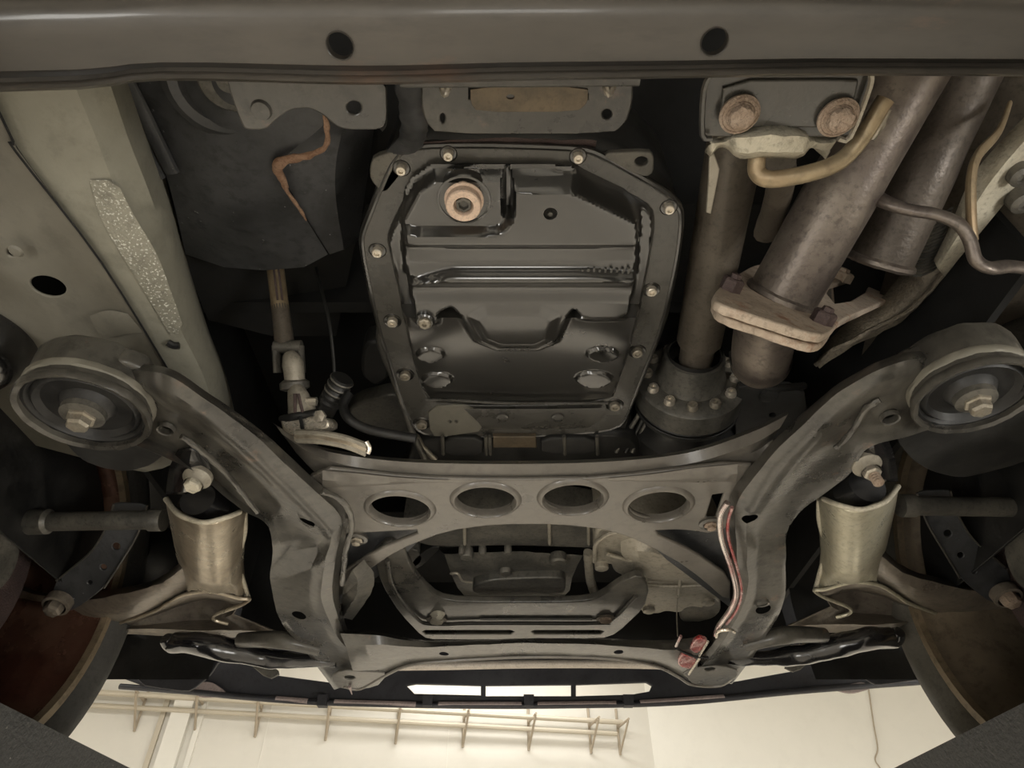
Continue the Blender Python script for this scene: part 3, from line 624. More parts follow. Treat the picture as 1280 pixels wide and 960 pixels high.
for (a, b2) in ((912, 362), (1026, 403), (1049, 348), (1144, 352)):
    q = fp.hit(a, b2); s_ = (q-Vector((0, 0, CZ))).length/FOC
    m_ = M['exflange'] if a == 1049 else M['rustdark']
    obj('nut', lathe(q, -fp.n, [(13*s_, -.002), (13*s_, .010), (11*s_, .012), (7*s_, .012), (6*s_, .016), (0, .017)], 6, phase=.3), m_, ex, smooth=False)
for (c_, ax_, r_) in ((A1, ax1, .0365), (B1, ax2, .0375)):
    obj('weld_bead', bend_noise(lathe(c_-ax_*.003, ax_, [(r_-.002, -.004), (r_+.0015, -.001), (r_+.002, .003), (r_-.001, .006)], 48).mesh('w'), .0008, 300), M['exh'], ex)
obj('lower_pipe', tube([A1+fp.n*.012, D(958, 410, .70), D(952, 440, .73), D(951, 455, .76)], [.0335, .0335, .033, .0315], 36, 6), M['exh'], ex)
obj('pipe_end_dome', lathe(D(951, 452, .755), (D(951, 455, .80)-D(958, 410, .72)).normalized(), [(.034, -.01), (.0335, .003), (.03, .012), (.02, .018), (0, .02)], 36), M['exh'], ex)
t = thing('exhaust_cradle', 'black curved bracket under the blunt lower end of the exhaust', 'bracket', P(960, 490, .66))
obj('strap', tube([D(916, 440, .79), D(920, 463, .78), D(938, 478, .78), D(970, 485, .78), D(1005, 482, .80)], .005, 8, 6), M['dark'], t)
obj('plate', plate(.60, [(925, 480), (1005, 484), (1010, 520), (985, 545), (920, 560), (918, 500)], .01, [ell(966, 519, 4, 3)], rnd=1), M['dark'], t)
obj('stud', lathe(P(961, 494, .60), DN, [(.014, 0), (.013, .003), (.008, .004), (0, .004)], 20), M['dark'], t)
# bent strip below the flange, right: heat shield edge
t = thing('heat_shield', 'crinkled brown-grey heat shield running behind the exhaust at right', 'heat shield', P(1180, 300, .6))
o = obj('shell', bend_noise(loft([
    [(1300, 60, 0.735), (1255, 150, 0.725), (1205, 235, 0.715), (1160, 300, 0.705), (1100, 372, 0.695), (1050, 410, 0.690), (1022, 448, 0.685)],
    [(1300, 95, 0.705), (1268, 160, 0.695), (1220, 248, 0.685), (1172, 318, 0.675), (1120, 390, 0.670), (1062, 425, 0.665), (1022, 458, 0.665)],
    [(1300, 150, 0.690), (1285, 180, 0.680), (1232, 270, 0.670), (1185, 338, 0.660), (1132, 398, 0.660), (1066, 432, 0.660), (1024, 462, 0.662)]], 10).mesh('h'), .004, 45), M['foil'], t); solid(o, .002)
obj('rolled_edge', bend_noise(tube([P(*q) for q in ((1285, 168, 0.675), (1235, 262, 0.665), (1187, 332, 0.655), (1140, 385, 0.655), (1090, 412, 0.655), (1064, 427, 0.655), (1040, 438, 0.657), (1020, 456, 0.660))], .0035, 8, 6).mesh('e'), .0015, 130), M['foil'], t)
t = thing('side_shield', 'pale bent metal strip slanting in from the right edge', 'heat shield', P(1250, 220, .6))
o = obj('strip', loft([[(1310, 120, .62), (1260, 168, .61), (1215, 222, .60), (1190, 280, .60), (1168, 325, .60)], [(1320, 135, .60), (1275, 182, .59), (1232, 235, .585), (1200, 290, .585), (1172, 335, .59)], [(1330, 165, .61), (1290, 210, .60), (1248, 262, .595), (1210, 308, .595), (1180, 345, .60)]], 7), M['beige'], t); solid(o, .002)
mesh_ = MB()
for k in range(18):
    y_ = 268+k*4.4; x_ = 1178-k*1.2
    tube([P(x_-26, y_-6, .622), P(x_-12, y_+2, .612), P(x_+4, y_-3, .612), P(x_+12, y_-8, .62)], .0018, 5, 3, mb=mesh_)
obj('braided_cover', mesh_, M['castdark'], t, kind='stuff')
t = thing('sensor_rod', 'bent rusty steel rod curving down from the second exhaust pipe', 'rod', D(1180, 275, .6))
obj('rod', tube([D(1085, 240, .63), D(1105, 252, .60), D(1135, 262, .59), D(1170, 268, .585), D(1198, 280, .58), D(1212, 300, .58), D(1220, 325, .58), D(1238, 335, .58), D(1262, 333, .59), D(1300, 338, .6)], [.010, .0085, .0075, .0075, .008, .008, .008, .0075, .0075, .0075], 14, 7, flat=.7), M['exh'], t)
t = thing('hanger_strap', 'upright flattened brown rod at the right beside the pale strip', 'rod', D(1215, 210, .58))
obj('strap', tube([D(1262, 130, .62), D(1248, 165, .6), D(1222, 195, .585), D(1214, 225, .58), D(1214, 270, .58), D(1217, 300, .585)], [.004, .0055, .007, .008, .008, .007], 14, 7, flat=.55), M['rod'], t)
t = thing('floor_panel', 'dusty brown-black floor panel filling the right side behind the exhaust', 'body panel', P(1230, 380, .66))
o = obj('panel', loft([[(1110, 60, .78), (1130, 200, .75), (1110, 330, .73), (1080, 430, .72), (1070, 500, .74)], [(1230, 60, .74), (1220, 200, .70), (1190, 330, .68), (1170, 430, .68), (1140, 520, .7)], [(1400, 60, .62), (1400, 200, .60), (1400, 330, .60), (1400, 430, .60), (1400, 600, .62)]], 6), M['prop'], t); solid(o, .004)
for (a, b2, r_) in ((1280, 255, 11), (1278, 222, 10)):
    obj('grommet', lathe(P(a, b2, .58), DN, [(r_*.0011, -.03), (r_*.0011, 0), (r_*.0006, .003), (r_*.0005, -.002), (0, -.002)], 20), M['castdark'], t)

# ------------------------------------------------------------------ front propshaft
t = thing('front_propshaft', 'brown-grey propshaft tube running into a bolted joint right of the pan', 'driveshaft', P(900, 330, .64))
S0, S1 = P(930, 120, .655), P(874, 425, .64); sx = (S1-S0).normalized()
obj('tube', tube([S0, S0*.5+S1*.5, S1], .0305, 36, 0), M['prop'], t)
J = P(867, 450, .645)
obj('neck', lathe(S1, sx, [(.0305, -.01), (.0285, .004), (.024, .008), (.023, .05)], 36), M['prop'], t)
obj('seal_cup', lathe(J, sx, [(.036, -.012), (.042, -.010), (.044, -.004), (.046, .02), (.05, .03), (.052, .034)], 44), M['castdark'], t)
obj('seal_inner', lathe(J, sx, [(.023, .0), (.030, .012), (.038, .006), (.039, -.019)], 40), M['rubber'], t)
J2 = J+sx*.045
fl = obj('joint_flange', lathe(J2, sx, [(.05, -.012), (.072, -.010), (.079, -.004), (.08, .012), (.08, .03)], 48), M['castdark'], t)
u_ = sx.cross(UP).normalized(); v_ = sx.cross(u_)
for k in range(12):
    a = 2*math.pi*k/12+.15; q = J2-sx*.012+(u_*math.cos(a)+v_*math.sin(a))*.063
    m_ = M['bright'] if k % 4 in (0, 1) else M['zinc']
    obj('bolt', lathe(q, -sx, [(.0082, -.004), (.0082, .004), (.0066, .007), (.0035, .007), (.003, .003), (0, .003)], 12), m_, fl)
t = thing('front_output_boot', 'stepped black rubber boot in front of the propshaft joint', 'boot', P(862, 540, .66))
obj('boot', lathe(J2+sx*.03, sx, [(.07, 0), (.077, .006), (.077, .018), (.068, .026), (.07, .04), (.082, .055), (.082, .085), (.07, .1), (.06, .2)], 48), M['rubber'], t)
obj('clamp_band', lathe(J2+sx*.03, sx, [(.0785, .008), (.0795, .009), (.0795, .015), (.0785, .016)], 48), M['dark'], t)
t = thing('side_casting', 'dark grimy casting wall behind the propshaft joint', 'transmission', P(900, 560, .7))
obj('block', plate(.66, [(800, 500), (920, 480), (930, 560), (920, 600), (790, 600)], .12, bevel=.01, rnd=2), M['dark'], t)

# ------------------------------------------------------------------ steering shaft
t = thing('steering_shaft', 'grooved bronze-grey steering shaft with universal joint left of the pan', 'steering shaft', P(365, 430, .66))
a_, b_ = D(343, 325, .87), D(356, 432, .84)
obj('shaft', tube([D(334, 262, .90), a_, a_*.35+b_*.65], .0115, 20, 0), M['rod'], t)
obj('lower_sleeve', tube([a_*.45+b_*.55, b_], [.0115, .0125], 20, 0), M['prop'], t)
for dx in (-3, 3): obj('spline_groove', tube([D(345+dx, 335, .846), D(350+dx, 375, .843)], .0016, 6, 0), M['rustdark'], t)
yk = MB()
for (c_, r0) in (((345, 448), 5), ((376, 450), 4)):
    tube([D(c_[0], 432, .835), D(c_[0]+1, c_[1], .835), D(c_[0]+2, 466, .835)], r0*.00105, 10, 3, flat=1.4, mb=yk)
tube([D(343, 434, .835), D(377, 433, .835)], .0085, 10, 0, mb=yk)
obj('upper_yoke', yk, M['castdark'], t)
obj('cross_joint', tube([D(362, 444, .825), D(366, 455, .82), D(369, 478, .82)], [.009, .0135, .0125], 20, 4), M['cast'], t)
obj('collar', lathe(D(368, 478, .822), (D(370, 500, .822)-D(366, 460, .822)).normalized(), [(.013, -.004), (.0185, 0), (.0185, .008), (.012, .011)], 20), M['castdark'], t)
obj('lower_yoke', tube([D(368, 482, .82), D(373, 497, .81), D(377, 512, .81), D(378, 520, .81)], [.010, .017, .0215, .021], 20, 4, flat=.8), M['cast'], t)
for dx in (-6, 4): obj('yoke_groove', tube([D(371+dx*.4, 492, .79), D(375+dx, 518, .79)], .0022, 6, 0), M['rustdark'], t)
obj('pinch_bolt', lathe(D(390, 502, .80), (1, 0, 0), [(.0055, -.01), (.0055, .006), (0, .006)], 8), M['bright'], t)
obj('rubber_band', tube([D(352, 524, .80), D(372, 520, .79), D(396, 516, .80)], .005, 10, 5), M['rubber'], t)
obj('clamp', plate(plane(D(375, 535, .79), Vector((.1, .8, .55))), [(350, 526), (352, 522), (372, 519), (406, 521), (412, 527), (411, 536), (385, 540), (372, 548), (354, 545)], .03, bevel=.003, rnd=1), M['bright'], t)
obj('clamp_gap', tube([D(375, 520, .785), D(379, 540, .785)], .0025, 6, 0), M['black'], t)
obj('clamp_bolt', lathe(D(401, 521, .775), (-.2, -.8, -.5), [(.008, 0), (.008, .005), (0, .006)], 6), M['bright'], t, smooth=False)
t = thing('brake_line_bundle', 'grimy yellowish bundle of lines behind the left end of the cross brace', 'pipe', P(430, 555, .6))
for k, dy in enumerate((0, 5, 9)): obj('line', tube([D(370, 541+dy, .76), D(400, 542+dy, .75), D(432, 548+dy, .74), D(458, 558+dy, .74)], .0042, 8, 5), M['cup' if k == 1 else 'cast'], t)
obj('silver_clip', tube([D(458, 552, .72), D(462, 560, .72), D(460, 567, .72)], .0025, 8, 4), M['bright'], t)
t = thing('corrugated_hose', 'ribbed black hose stub right of the steering joint', 'hose', D(420, 485, .8))
cdir = (D(408, 508, .82)-D(428, 472, .80)).normalized()
pr = [(0, -.002), (.012, -.002)]
for k in range(5): pr += [(.0145, k*.009), (.0145, k*.009+.004), (.012, k*.009+.006)]
obj('hose', lathe(D(428, 474, .80), cdir, pr+[(.0135, .05), (.0135, .12)], 24), M['rubber'], t)
for k in range(3): obj('ring', lathe(D(428, 474, .80), cdir, [(.0147, k*.009), (.0156, k*.009+.0015), (.0147, k*.009+.003)], 24), M['castdark'], t)
t = thing('thin_cable', 'thin dark cable hanging in the black gap left of the pan', 'cable', D(412, 420, .85))
obj('cable', tube([D(395, 335, .9), D(404, 370, .88), D(412, 405, .86), D(417, 450, .86), D(418, 475, .86)], .0022, 8, 6), M['dark'], t)
t = thing('wiring_sleeve', 'dusty dark grey cover and hose left of the lower pan', 'cover', P(475, 515, .64))
obj('cover', plate(.665, [(440, 505), (500, 490), (520, 520), (520, 545), (455, 540), (430, 525)], .03, bevel=.005, rnd=2), M['castdark'], t)
obj('hose', tube([D(436, 492, .8), D(429, 508, .79), D(438, 525, .78), D(465, 538, .78), D(520, 548, .78)], .006, 12, 6), M['rubber'], t)
obj('solenoid', plate(.68, [(452, 430), (475, 425), (490, 470), (470, 485), (450, 470)], .04, bevel=.006, rnd=2), M['dark'], t)

# ------------------------------------------------------------------ subframe
sf = thing('front_subframe', 'grey-black welded subframe with curved arms and a four-hole cross brace', 'subframe', P(665, 700, .42))
def arm(U, Mi, Lo, zs, name, m, flip=1.):
    "stamped box arm: far wall, rounded shoulder, face, lower lip, near wall"
    A = [(*u, z+.055) for u, z in zip(U, zs)]; B = [(*u, z+.02) for u, z in zip(U, zs)]
    C = [(u[0]+(k[0]-u[0])*.2, u[1]+(k[1]-u[1])*.2, z+.005) for u, k, z in zip(U, Mi, zs)]
    C2 = [(u[0]+(k[0]-u[0])*.55, u[1]+(k[1]-u[1])*.55, z-.001) for u, k, z in zip(U, Mi, zs)]
    C3 = [(u[0]+(k[0]-u[0])*.8, u[1]+(k[1]-u[1])*.8, z+.002) for u, k, z in zip(U, Mi, zs)]; rec = [g*flip for g in (.02, .02, .02, .018, .014, .007, .003, .002, .001, 0)]
    Dm = [(*k, z+g+.003) for k, z, g in zip(Mi, zs, rec)]
    E1 = [(k[0]+(l[0]-k[0])*.8, k[1]+(l[1]-k[1])*.8, z+g+.002) for k, l, z, g in zip(Mi, Lo, zs, rec)]
    E = [(*l, z+.004) for l, z in zip(Lo, zs)]; Fm = [(*l, z+.05) for l, z in zip(Lo, zs)]
    return obj(name, bend_noise(loft([A, B, C, C2, C3, Dm, E1, E, Fm], 7).mesh(name), .0012, 35), m, sf)
UL = [(128, 458), (205, 458), (265, 495), (325, 537), (385, 592), (434, 640), (428, 690), (424, 745), (442, 800), (486, 835)]
ML = [(165, 485), (190, 502), (238, 530), (298, 580), (358, 640), (395, 680), (388, 715), (385, 758), (415, 806), (450, 850)]
LL = [(135, 545), (178, 560), (240, 588), (300, 636), (334, 656), (341, 690), (338, 728), (352, 778), (388, 822), (418, 862)]
zs = [.437, .41, .405, .405, .408, .41, .40, .39, .375, .365]
al = arm(UL, ML, LL, zs, 'side_arm', M['sub'])
UR = [(1185, 440), (1128, 442), (1060, 472), (1000, 520), (945, 575), (912, 625), (914, 690), (916, 745), (888, 800), (858, 832)]
MR = [(1168, 470), (1125, 492), (1075, 515), (1035, 555), (990, 610), (955, 665), (950, 700), (945, 750), (915, 805), (880, 845)]
LR = [(1185, 528), (1135, 545), (1085, 560), (1060, 595), (1005, 636), (984, 665), (982, 705), (978, 757), (945, 815), (915, 855)]
ar = arm(UR, MR, LR, zs, 'side_arm', M['sub'], .25)
def holes_in(o, L, z):
    for (a, b2, rx, ry) in L:
        q = P(a, b2, z); s_ = scale_at(a, b2, z)
        me = lathe(Vector((0, 0, 0)), UP, [(0, -.03), (1, -.03), (1, .03), (0, .03)], 24).mesh('k')
        ky = (P(a, b2+ry, z)-P(a, b2-ry, z)).length/2
        for v in me.vertices: v.co = Vector((v.co.x*rx*s_, v.co.y*ky, v.co.z))+q
        cut(o, [me])
holes_in(al, [(207, 537, 10, 6)], .424)
holes_in(al, [(381, 665, 10, 4.5), (375, 764, 9, 3.5), (430, 846, 6, 2.5)], .40)
holes_in(ar, [(1113, 523, 11, 6)], .409)
holes_in(ar, [(940, 657, 10, 4.5), (952, 754, 9, 4.5)], .40)
for (a, b2, rx, z_) in ((1113, 523, 12, .409), (952, 754, 10, .392), (207, 537, 11, .424)):
    s_ = scale_at(a, b2, z_)*.8; obj('hole_lip', lathe(P(a, b2, z_), UP, [(rx*s_*1.25, .003), (rx*s_*1.15, -.002), (rx*s_*.98, -.001), (rx*s_*.95, .006)], 28), M['sub'], sf)
# weld seams along the arms
for pts in (((226, 545, .402), (250, 562, .402), (275, 585, .402), (300, 612, .402), (322, 640, .402)), ((1100, 500, .405), (1082, 512, .405), (1065, 540, .405), (1045, 560, .405))):
    obj('weld_seam', bend_noise(tube([P(*q) for q in pts], .0032, 8, 6).mesh('w'), .0014, 260), M['sub'], sf)
obj('weld_seam', bend_noise(tube([P(403, 614, .402), P(430, 628, .402), P(440, 655, .402), (P(432, 690, .395)), P(428, 730, .388)], .0035, 8, 6).mesh('w'), .0016, 260), M['sub'], sf)
# brace
bp = .432
# cross brace outline
bo = [(385, 583), (520, 598), (640, 600), (760, 598), (940, 576), (938, 605), (925, 650), (893, 668), (850, 662), (812, 664), (868, 690), (914, 722), (912, 755), (860, 710), (800, 677), (760, 663), (700, 656), (620, 656), (560, 664), (500, 687), (455, 717), (422, 750), (421, 720), (470, 688), (535, 662), (462, 666), (428, 668), (398, 640)]
hs = [ell(500, 636, 38, 18), ell(607, 625, 36, 18), ell(716, 622, 36, 18), ell(823, 631, 37, 18), [(416, 624), (430, 627), (440, 648), (431, 658)], [(891, 619), (905, 617), (893, 652), (883, 646)]]
obj('cross_brace', plate(bp, bo, .006, hs, bevel=.0025, rnd=1), M['brace'], sf)
for (a, b2) in ((500, 636), (607, 625), (716, 622), (823, 631)):
    s_ = scale_at(a, b2, bp); r_ = 37*s_; ky = (P(a, b2+18, bp)-P(a, b2-18, bp)).length/2
    me = lathe(Vector((0, 0, 0)), UP, [(1.24, .001), (1.2, -.0015), (1.12, -.004), (1.05, -.0045), (1.0, -.002), (.985, .003), (.98, .007)], 44).mesh('c')
    for v in me.vertices: v.co = Vector((v.co.x*r_, v.co.y*ky, v.co.z))+P(a, b2, bp)
    obj('hole_collar', me, M['brace'], sf)
obj('brace_rear_flange', loft([
    [(340, 528, .50), (385, 553, .49), (440, 566, .48), (520, 574, .475), (640, 576, .475), (760, 573, .475), (860, 562, .48), (940, 535, .49), (985, 514, .50)],
    [(345, 532, .47), (385, 557, .46), (440, 570, .45), (520, 578, .447), (640, 580, .447), (760, 577, .447), (860, 566, .45), (940, 540, .46), (985, 518, .47)],
    [(352, 542, .455), (390, 567, .445), (440, 583, .44), (520, 591, .44), (640, 592, .44), (760, 590, .44), (860, 580, .44), (938, 556, .445), (975, 535, .455)],
    [(360, 552, .46), (395, 576, .448), (440, 590, .441), (520, 597, .438), (640, 598, .438), (760, 596, .438), (860, 587, .441), (935, 568, .448), (965, 550, .46)],
    [(370, 566, .46), (402, 596, .44), (440, 601, .434), (520, 603, .432), (640, 604, .432), (760, 603, .432), (860, 598, .434), (935, 583, .44), (975, 550, .455)]], 6), M['brace'], sf)
for s_, pts in ((0, [[(403, 588, .43), (450, 592, .429), (500, 597, .429), (560, 600, .431)], [(403, 600, .424), (450, 603, .425), (500, 602, .427), (560, 601, .431)], [(403, 609, .431), (450, 608, .431), (500, 605, .431), (560, 602, .432)]]),
                (1, [[(922, 580, .43), (870, 585, .429), (820, 592, .429), (760, 598, .431)], [(922, 592, .424), (870, 597, .425), (820, 599, .427), (760, 600, .431)], [(920, 602, .431), (870, 603, .431), (820, 602, .431), (760, 601, .432)]])):
    obj('stiffening_rib', loft(pts, 6), M['brace'], sf)
for (a, b2) in ((446, 674), (888, 655)):
    b = obj('bolt', lathe(P(a, b2, .43), DN, [(.009, -.004), (.009, .003), (.006, .004), (.006, .008), (0, .009)], 6), M['rust' if a > 500 else 'zinc'], sf, smooth=False)
    obj('washer', lathe(P(a, b2, .43), DN, [(.015, -.003), (.015, .001), (.01, .002)], 20), M['sub'], b)
# gusset plates behind the windows of the brace
for f_ in (lambda x: x, lambda x: 1333-x):
    obj('gusset', plate(.455, [(f_(420), 650), (f_(545), 655), (f_(500), 700), (f_(420), 760)], .004, rnd=0), M['shield'], sf)
# front bar
fb = obj('front_bar', bend_noise(loft([
    [(420, 790, .40), (470, 790, .40), (530, 800, .40), (600, 800, .40), (660, 798, .40), (750, 798, .40), (830, 800, .40), (880, 795, .40)],
    [(425, 792, .372), (470, 794, .372), (530, 803, .368), (600, 802, .366), (660, 799, .366), (750, 800, .368), (830, 804, .372), (880, 800, .372)],
    [(432, 808, .36), (475, 806, .36), (530, 809, .359), (600, 806, .356), (660, 804, .355), (750, 806, .357), (830, 812, .36), (878, 812, .36)],
    [(440, 835, .358), (480, 822, .358), (530, 818, .358), (600, 814, .356), (660, 811, .355), (750, 814, .356), (830, 822, .358), (872, 830, .358)],
    [(448, 862, .36), (492, 838, .36), (530, 828, .36), (600, 823, .359), (660, 820, .358), (750, 823, .359), (825, 833, .36), (868, 854, .36)],
    [(448, 862, .40), (492, 838, .40), (530, 828, .40), (600, 823, .40), (660, 820, .40), (750, 823, .40), (825, 833, .40), (868, 854, .40)]], 6).mesh('f'), .001, 40), M['sub'], sf)
holes_in(fb, [(555, 817, 6, 2.5), (773, 814, 6, 2.5)], .358)
obj('front_bar_lip', tube([P(430, 858, .358), P(450, 861, .358), P(480, 845, .358), P(510, 832, .358), P(560, 826, .358), P(660, 821, .357), (P(760, 823, .358)), P(818, 832, .358), P(848, 846, .358), P(866, 856, .358), P(900, 857, .358), P(918, 845, .36)], .0028, 8, 5), M['brace'], sf)
for pts in ([(412, 848), (425, 838), (462, 840), (486, 842), (470, 860), (425, 862)], [(850, 838), (905, 832), (925, 840), (915, 856), (868, 858)]):
    obj('foot', plate(.3575, pts, .004, [ell((pts[0][0]+pts[2][0])/2, pts[0][1]-1, 7, 2.6)], rnd=1), M['sub'], sf)
obj('drip', tube([P(437, 858, .355), P(440, 868, .347)], [.003, .0008], 8, 0), M['lip'], sf)
obj('pale_bracket', bend_noise(loft([[(455, 700, .42), (468, 720, .42), (462, 745, .42), (440, 775, .42)], [(440, 712, .405), (447, 728, .405), (442, 750, .405), (428, 772, .405)], [(428, 735, .42), (428, 745, .42), (426, 760, .42), (420, 775, .42)]], 6).mesh('p'), .002, 80), M['castdark'], sf)
# bushings
def bush(cx, cy, side, rustm):
    z = .40; q = P(cx, cy, z); s_ = scale_at(cx, cy, z); R_ = (74 if side < 0 else 68)*s_
    tl = Vector((side*.03, -.03, 1)).normalized()
    b = obj('bushing_can', bend_noise(lathe(q, tl, [(R_*.94, .004), (R_*.95, -.001), (R_*1.03, -.003), (R_*1.06, .001), (R_*1.05, .005), (R_, .008), (R_*1.02, .046), (R_*.98, .052), (R_*.5, .054)], 64).mesh('b'), .0012, 80), M['sub'], sf)
    obj('rubber', lathe(q, tl, [(R_*.96, .004), (R_*.9, .004), (R_*.85, .008), (R_*.78, .004), (R_*.7, .010), (R_*.45, .011), (R_*.38, .004), (R_*.3, .001)], 56), M['rubber'], b)
    obj('inner_sleeve', lathe(q-tl*.001, tl, [(R_*.36, .006), (R_*.35, -.002), (R_*.2, -.004), (0, -.004)], 36), M['castdark'], b)
    obj('bolt', lathe(q-tl*.004, -tl, [(R_*.24, 0), (R_*.235, .003), (R_*.19, .004), (R_*.19, .010), (R_*.16, .013), (0, .013)], 6, phase=.4), M['zinc'], b, smooth=False)
    obj('clamp_ring', bend_noise(lathe(q, tl, [(R_*1.0, .012), (R_*1.03, .014), (R_*1.03, .02), (R_*1.0, .022)], 56).mesh('r'), .0008, 120), M['raildark'], b)
    return b
bush(104, 517, -1, 0); bush(1219, 498, 1, 0)
obj('collar_plate', plate(.43, [(125, 455), (150, 450), (185, 465), (188, 500), (150, 520), (100, 480)], .02, bevel=.004, rnd=2), M['sub'], sf)
obj('collar_plate', plate(.43, [(1120, 460), (1180, 440), (1230, 440), (1260, 460), (1240, 490), (1160, 500)], .02, bevel=.004, rnd=2), M['sub'], sf)

# ------------------------------------------------------------------ control arms (mirror function gives each side its own lines)
def side_parts(s):
    def f(x, y):
        if s < 0: return (x, y)
        k = max(0, min(1, (860-y)/160.)); return (1330-x, y-16*k)
    side = 'left' if s < 0 else 'right'
    cm = M['cup'] if s < 0 else M['cupr']
    def Q(x, y, z): a, b2 = f(x, y); return (a, b2, z)
    def W(x, y, z): return P(*Q(x, y, z))
    t = thing('control_arm', ('%s cast control arm ending in a %s barrel-shaped mount') % (side, 'brown stained' if s < 0 else 'pale yellowish'), 'control arm', W(200, 740, .43), 'lower control arms')
    cols = [(207, .452), (222, .415), (255, .397), (287, .412), (307, .452)]
    y0 = [622, 640, 652, 645, 636]; rows = []
    prof = [(0, [-1, 0, 0, 0, -2], 0), (.05, [0]*5, -.003), (.25, [4, 3, 1, 0, 0], .001), (.6, [13, 8, 3, 0, -2], .003), (.85, [23, 14, 6, 0, 0], .002), (1., [26, 16, 8, 0, 3], .004)]
    yb = [745, 738, 742, 742, 748]
    for (tt, dx, dz) in prof:
        rows.append([Q(c[0]+d_, a+(b2-a)*tt, c[1]+dz) for c, d_, a, b2 in zip(cols, dx, y0, yb)])
    o = obj('mount_barrel', bend_noise(loft(rows, 8).mesh('b'), .0012, 60), cm, t); solid(o, .004, 1)
    obj('barrel_lip', tube([W(207, 624, .45), W(222, 642, .413), W(240, 650, .401), W(256, 653, .396), W(275, 649, .403), W(288, 645, .411), W(300, 640, .43)], .0032, 10, 5), M['beige'], t)
    obj('edge_rib', tube([W(306, 640, .452), W(306, 665, .45), W(300, 690, .45), W(297, 705, .45), W(303, 722, .448), W(311, 748, .445)], .0035, 10, 6), M['beige'], t)
    obj('bushing_rubber', lathe(W(256, 634, .443), Vector((0, 1, .1)), [(0, -.024), (.022, -.024), (.027, -.016), (.032, -.010), (.035, -.003), (.032, .002), (.0, .003)], 40), M['gloss'], t)
    o = obj('arm_web', bend_noise(loft([
        [Q(238, 690, .455), Q(200, 722, .45), Q(150, 736, .45), Q(100, 740, .45), Q(40, 735, .46), Q(-40, 705, .48)],
        [Q(236, 702, .435), Q(203, 728, .43), Q(152, 742, .43), Q(100, 750, .43), Q(40, 742, .44), Q(-40, 720, .46)],
        [Q(238, 715, .432), Q(207, 738, .425), Q(158, 756, .42), Q(105, 768, .42), Q(50, 765, .43), Q(-40, 745, .45)],
        [Q(236, 735, .436), Q(212, 746, .43), Q(165, 770, .425), Q(115, 784, .42), Q(60, 784, .425), Q(-40, 768, .445)],
        [Q(225, 745, .45), Q(210, 756, .44), Q(155, 785, .43), Q(110, 797, .43), Q(55, 792, .435), Q(-40, 780, .46)],
        [Q(225, 745, .49), Q(210, 756, .48), Q(155, 785, .48), Q(110, 797, .48), Q(55, 792, .48), Q(-40, 780, .5)]], 8).mesh('a'), .0018, 40), M['arm'], t); solid(o, .004, 1)
    o = obj('lower_channel', bend_noise(loft([
        [Q(133, 784, .425), Q(190, 765, .428), Q(232, 744, .43), Q(265, 740, .432), Q(300, 749, .436), Q(311, 750, .44)],
        [Q(136, 785, .428), Q(192, 770, .45), Q(232, 755, .47), Q(265, 750, .475), Q(290, 755, .465), Q(300, 755, .45)],
        [Q(140, 785, .425), Q(195, 780, .44), Q(232, 776, .45), Q(262, 775, .455), Q(280, 772, .45), Q(290, 768, .445)],
        [Q(140, 787, .421), Q(200, 786, .42), Q(240, 788, .42), Q(275, 788, .425), Q(310, 788, .43), Q(345, 790, .44)],
        [Q(145, 792, .425), Q(200, 795, .422), Q(240, 797, .422), Q(275, 797, .426), Q(310, 798, .43), Q(345, 802, .44)]], 8).mesh('l'), .001, 50), M['arm'], t); solid(o, .003, 1)
    obj('rim_edge', tube([W(133, 784, .424), W(190, 765, .426), W(210, 754, .427), W(232, 743, .428), W(265, 740, .43), W(300, 748, .434), W(312, 749, .438), W(300, 757, .44), W(270, 768, .44), W(268, 775, .438), W(285, 780, .436)], .003, 8, 6), cm, t)
    b = obj('bolt', bend_noise(lathe(W(70, 757, .404), Vector((.0, -.35, -1)), [(.013, -.01), (.013, .01), (.011, .014), (.006, .016), (0, .016)], 6).mesh('n'), .0006, 200), M['arm' if s < 0 else 'rust'], t, smooth=False)
    obj('washer', lathe(W(70, 757, .404), Vector((0, -.35, -1)), [(.02, -.012), (.02, .002), (.016, .003)], 28), M['arm'], b)
    # bracket and stud above the barrel
    t = thing('mount_stud', '%s threaded stud and black triangular bracket over the mount barrel' % side, 'bracket', W(245, 600, .42), 'mount studs')
    o = obj('bracket', loft([[Q(222, 562, .425), Q(212, 585, .42), Q(207, 618, .425)], [Q(240, 560, .418), Q(235, 590, .412), Q(232, 618, .418)], [Q(258, 568, .425), Q(264, 592, .42), Q(262, 608, .425)]], 6), M['gloss'], t); solid(o, .003, 1)
    ax = Vector((0, -.25, -1)).normalized(); q = W(247, 597, .41)
    obj('cone_washer', lathe(q, ax, [(.016, -.004), (.016, .002), (.012, .007), (.011, .012)], 28), M['cast'], t)
    obj('nut', lathe(q+ax*.008, ax, [(.0095, 0), (.0095, .008), (.008, .010), (0, .010)], 6), M['bright' if s > 0 else 'beige'], t, smooth=False)
    if s > 0:
        th = [(0, .05)]
        for k in range(9): th = [(.0058, .012+k*.0035), (.0048, .0138+k*.0035)] + th if False else th
        prf = []
        for k in range(7): prf += [(.006, .008+k*.0035), (.0048, .0098+k*.0035)]
        obj('thread', lathe(q, ax, prf+[(0, .034)], 16), M['rust'], t)
    # perforated link strap
    t = thing('perforated_strap', '%s dark perforated strap bolted to the control arm' % side, 'strap', W(120, 700, .43), 'perforated straps')
    SP = Pl(pts=[Q(60, 765, .403), Q(110, 765, .403), Q(160, 640, .498)])
    def ST(x, y): return SP.hit(*f(x, y))
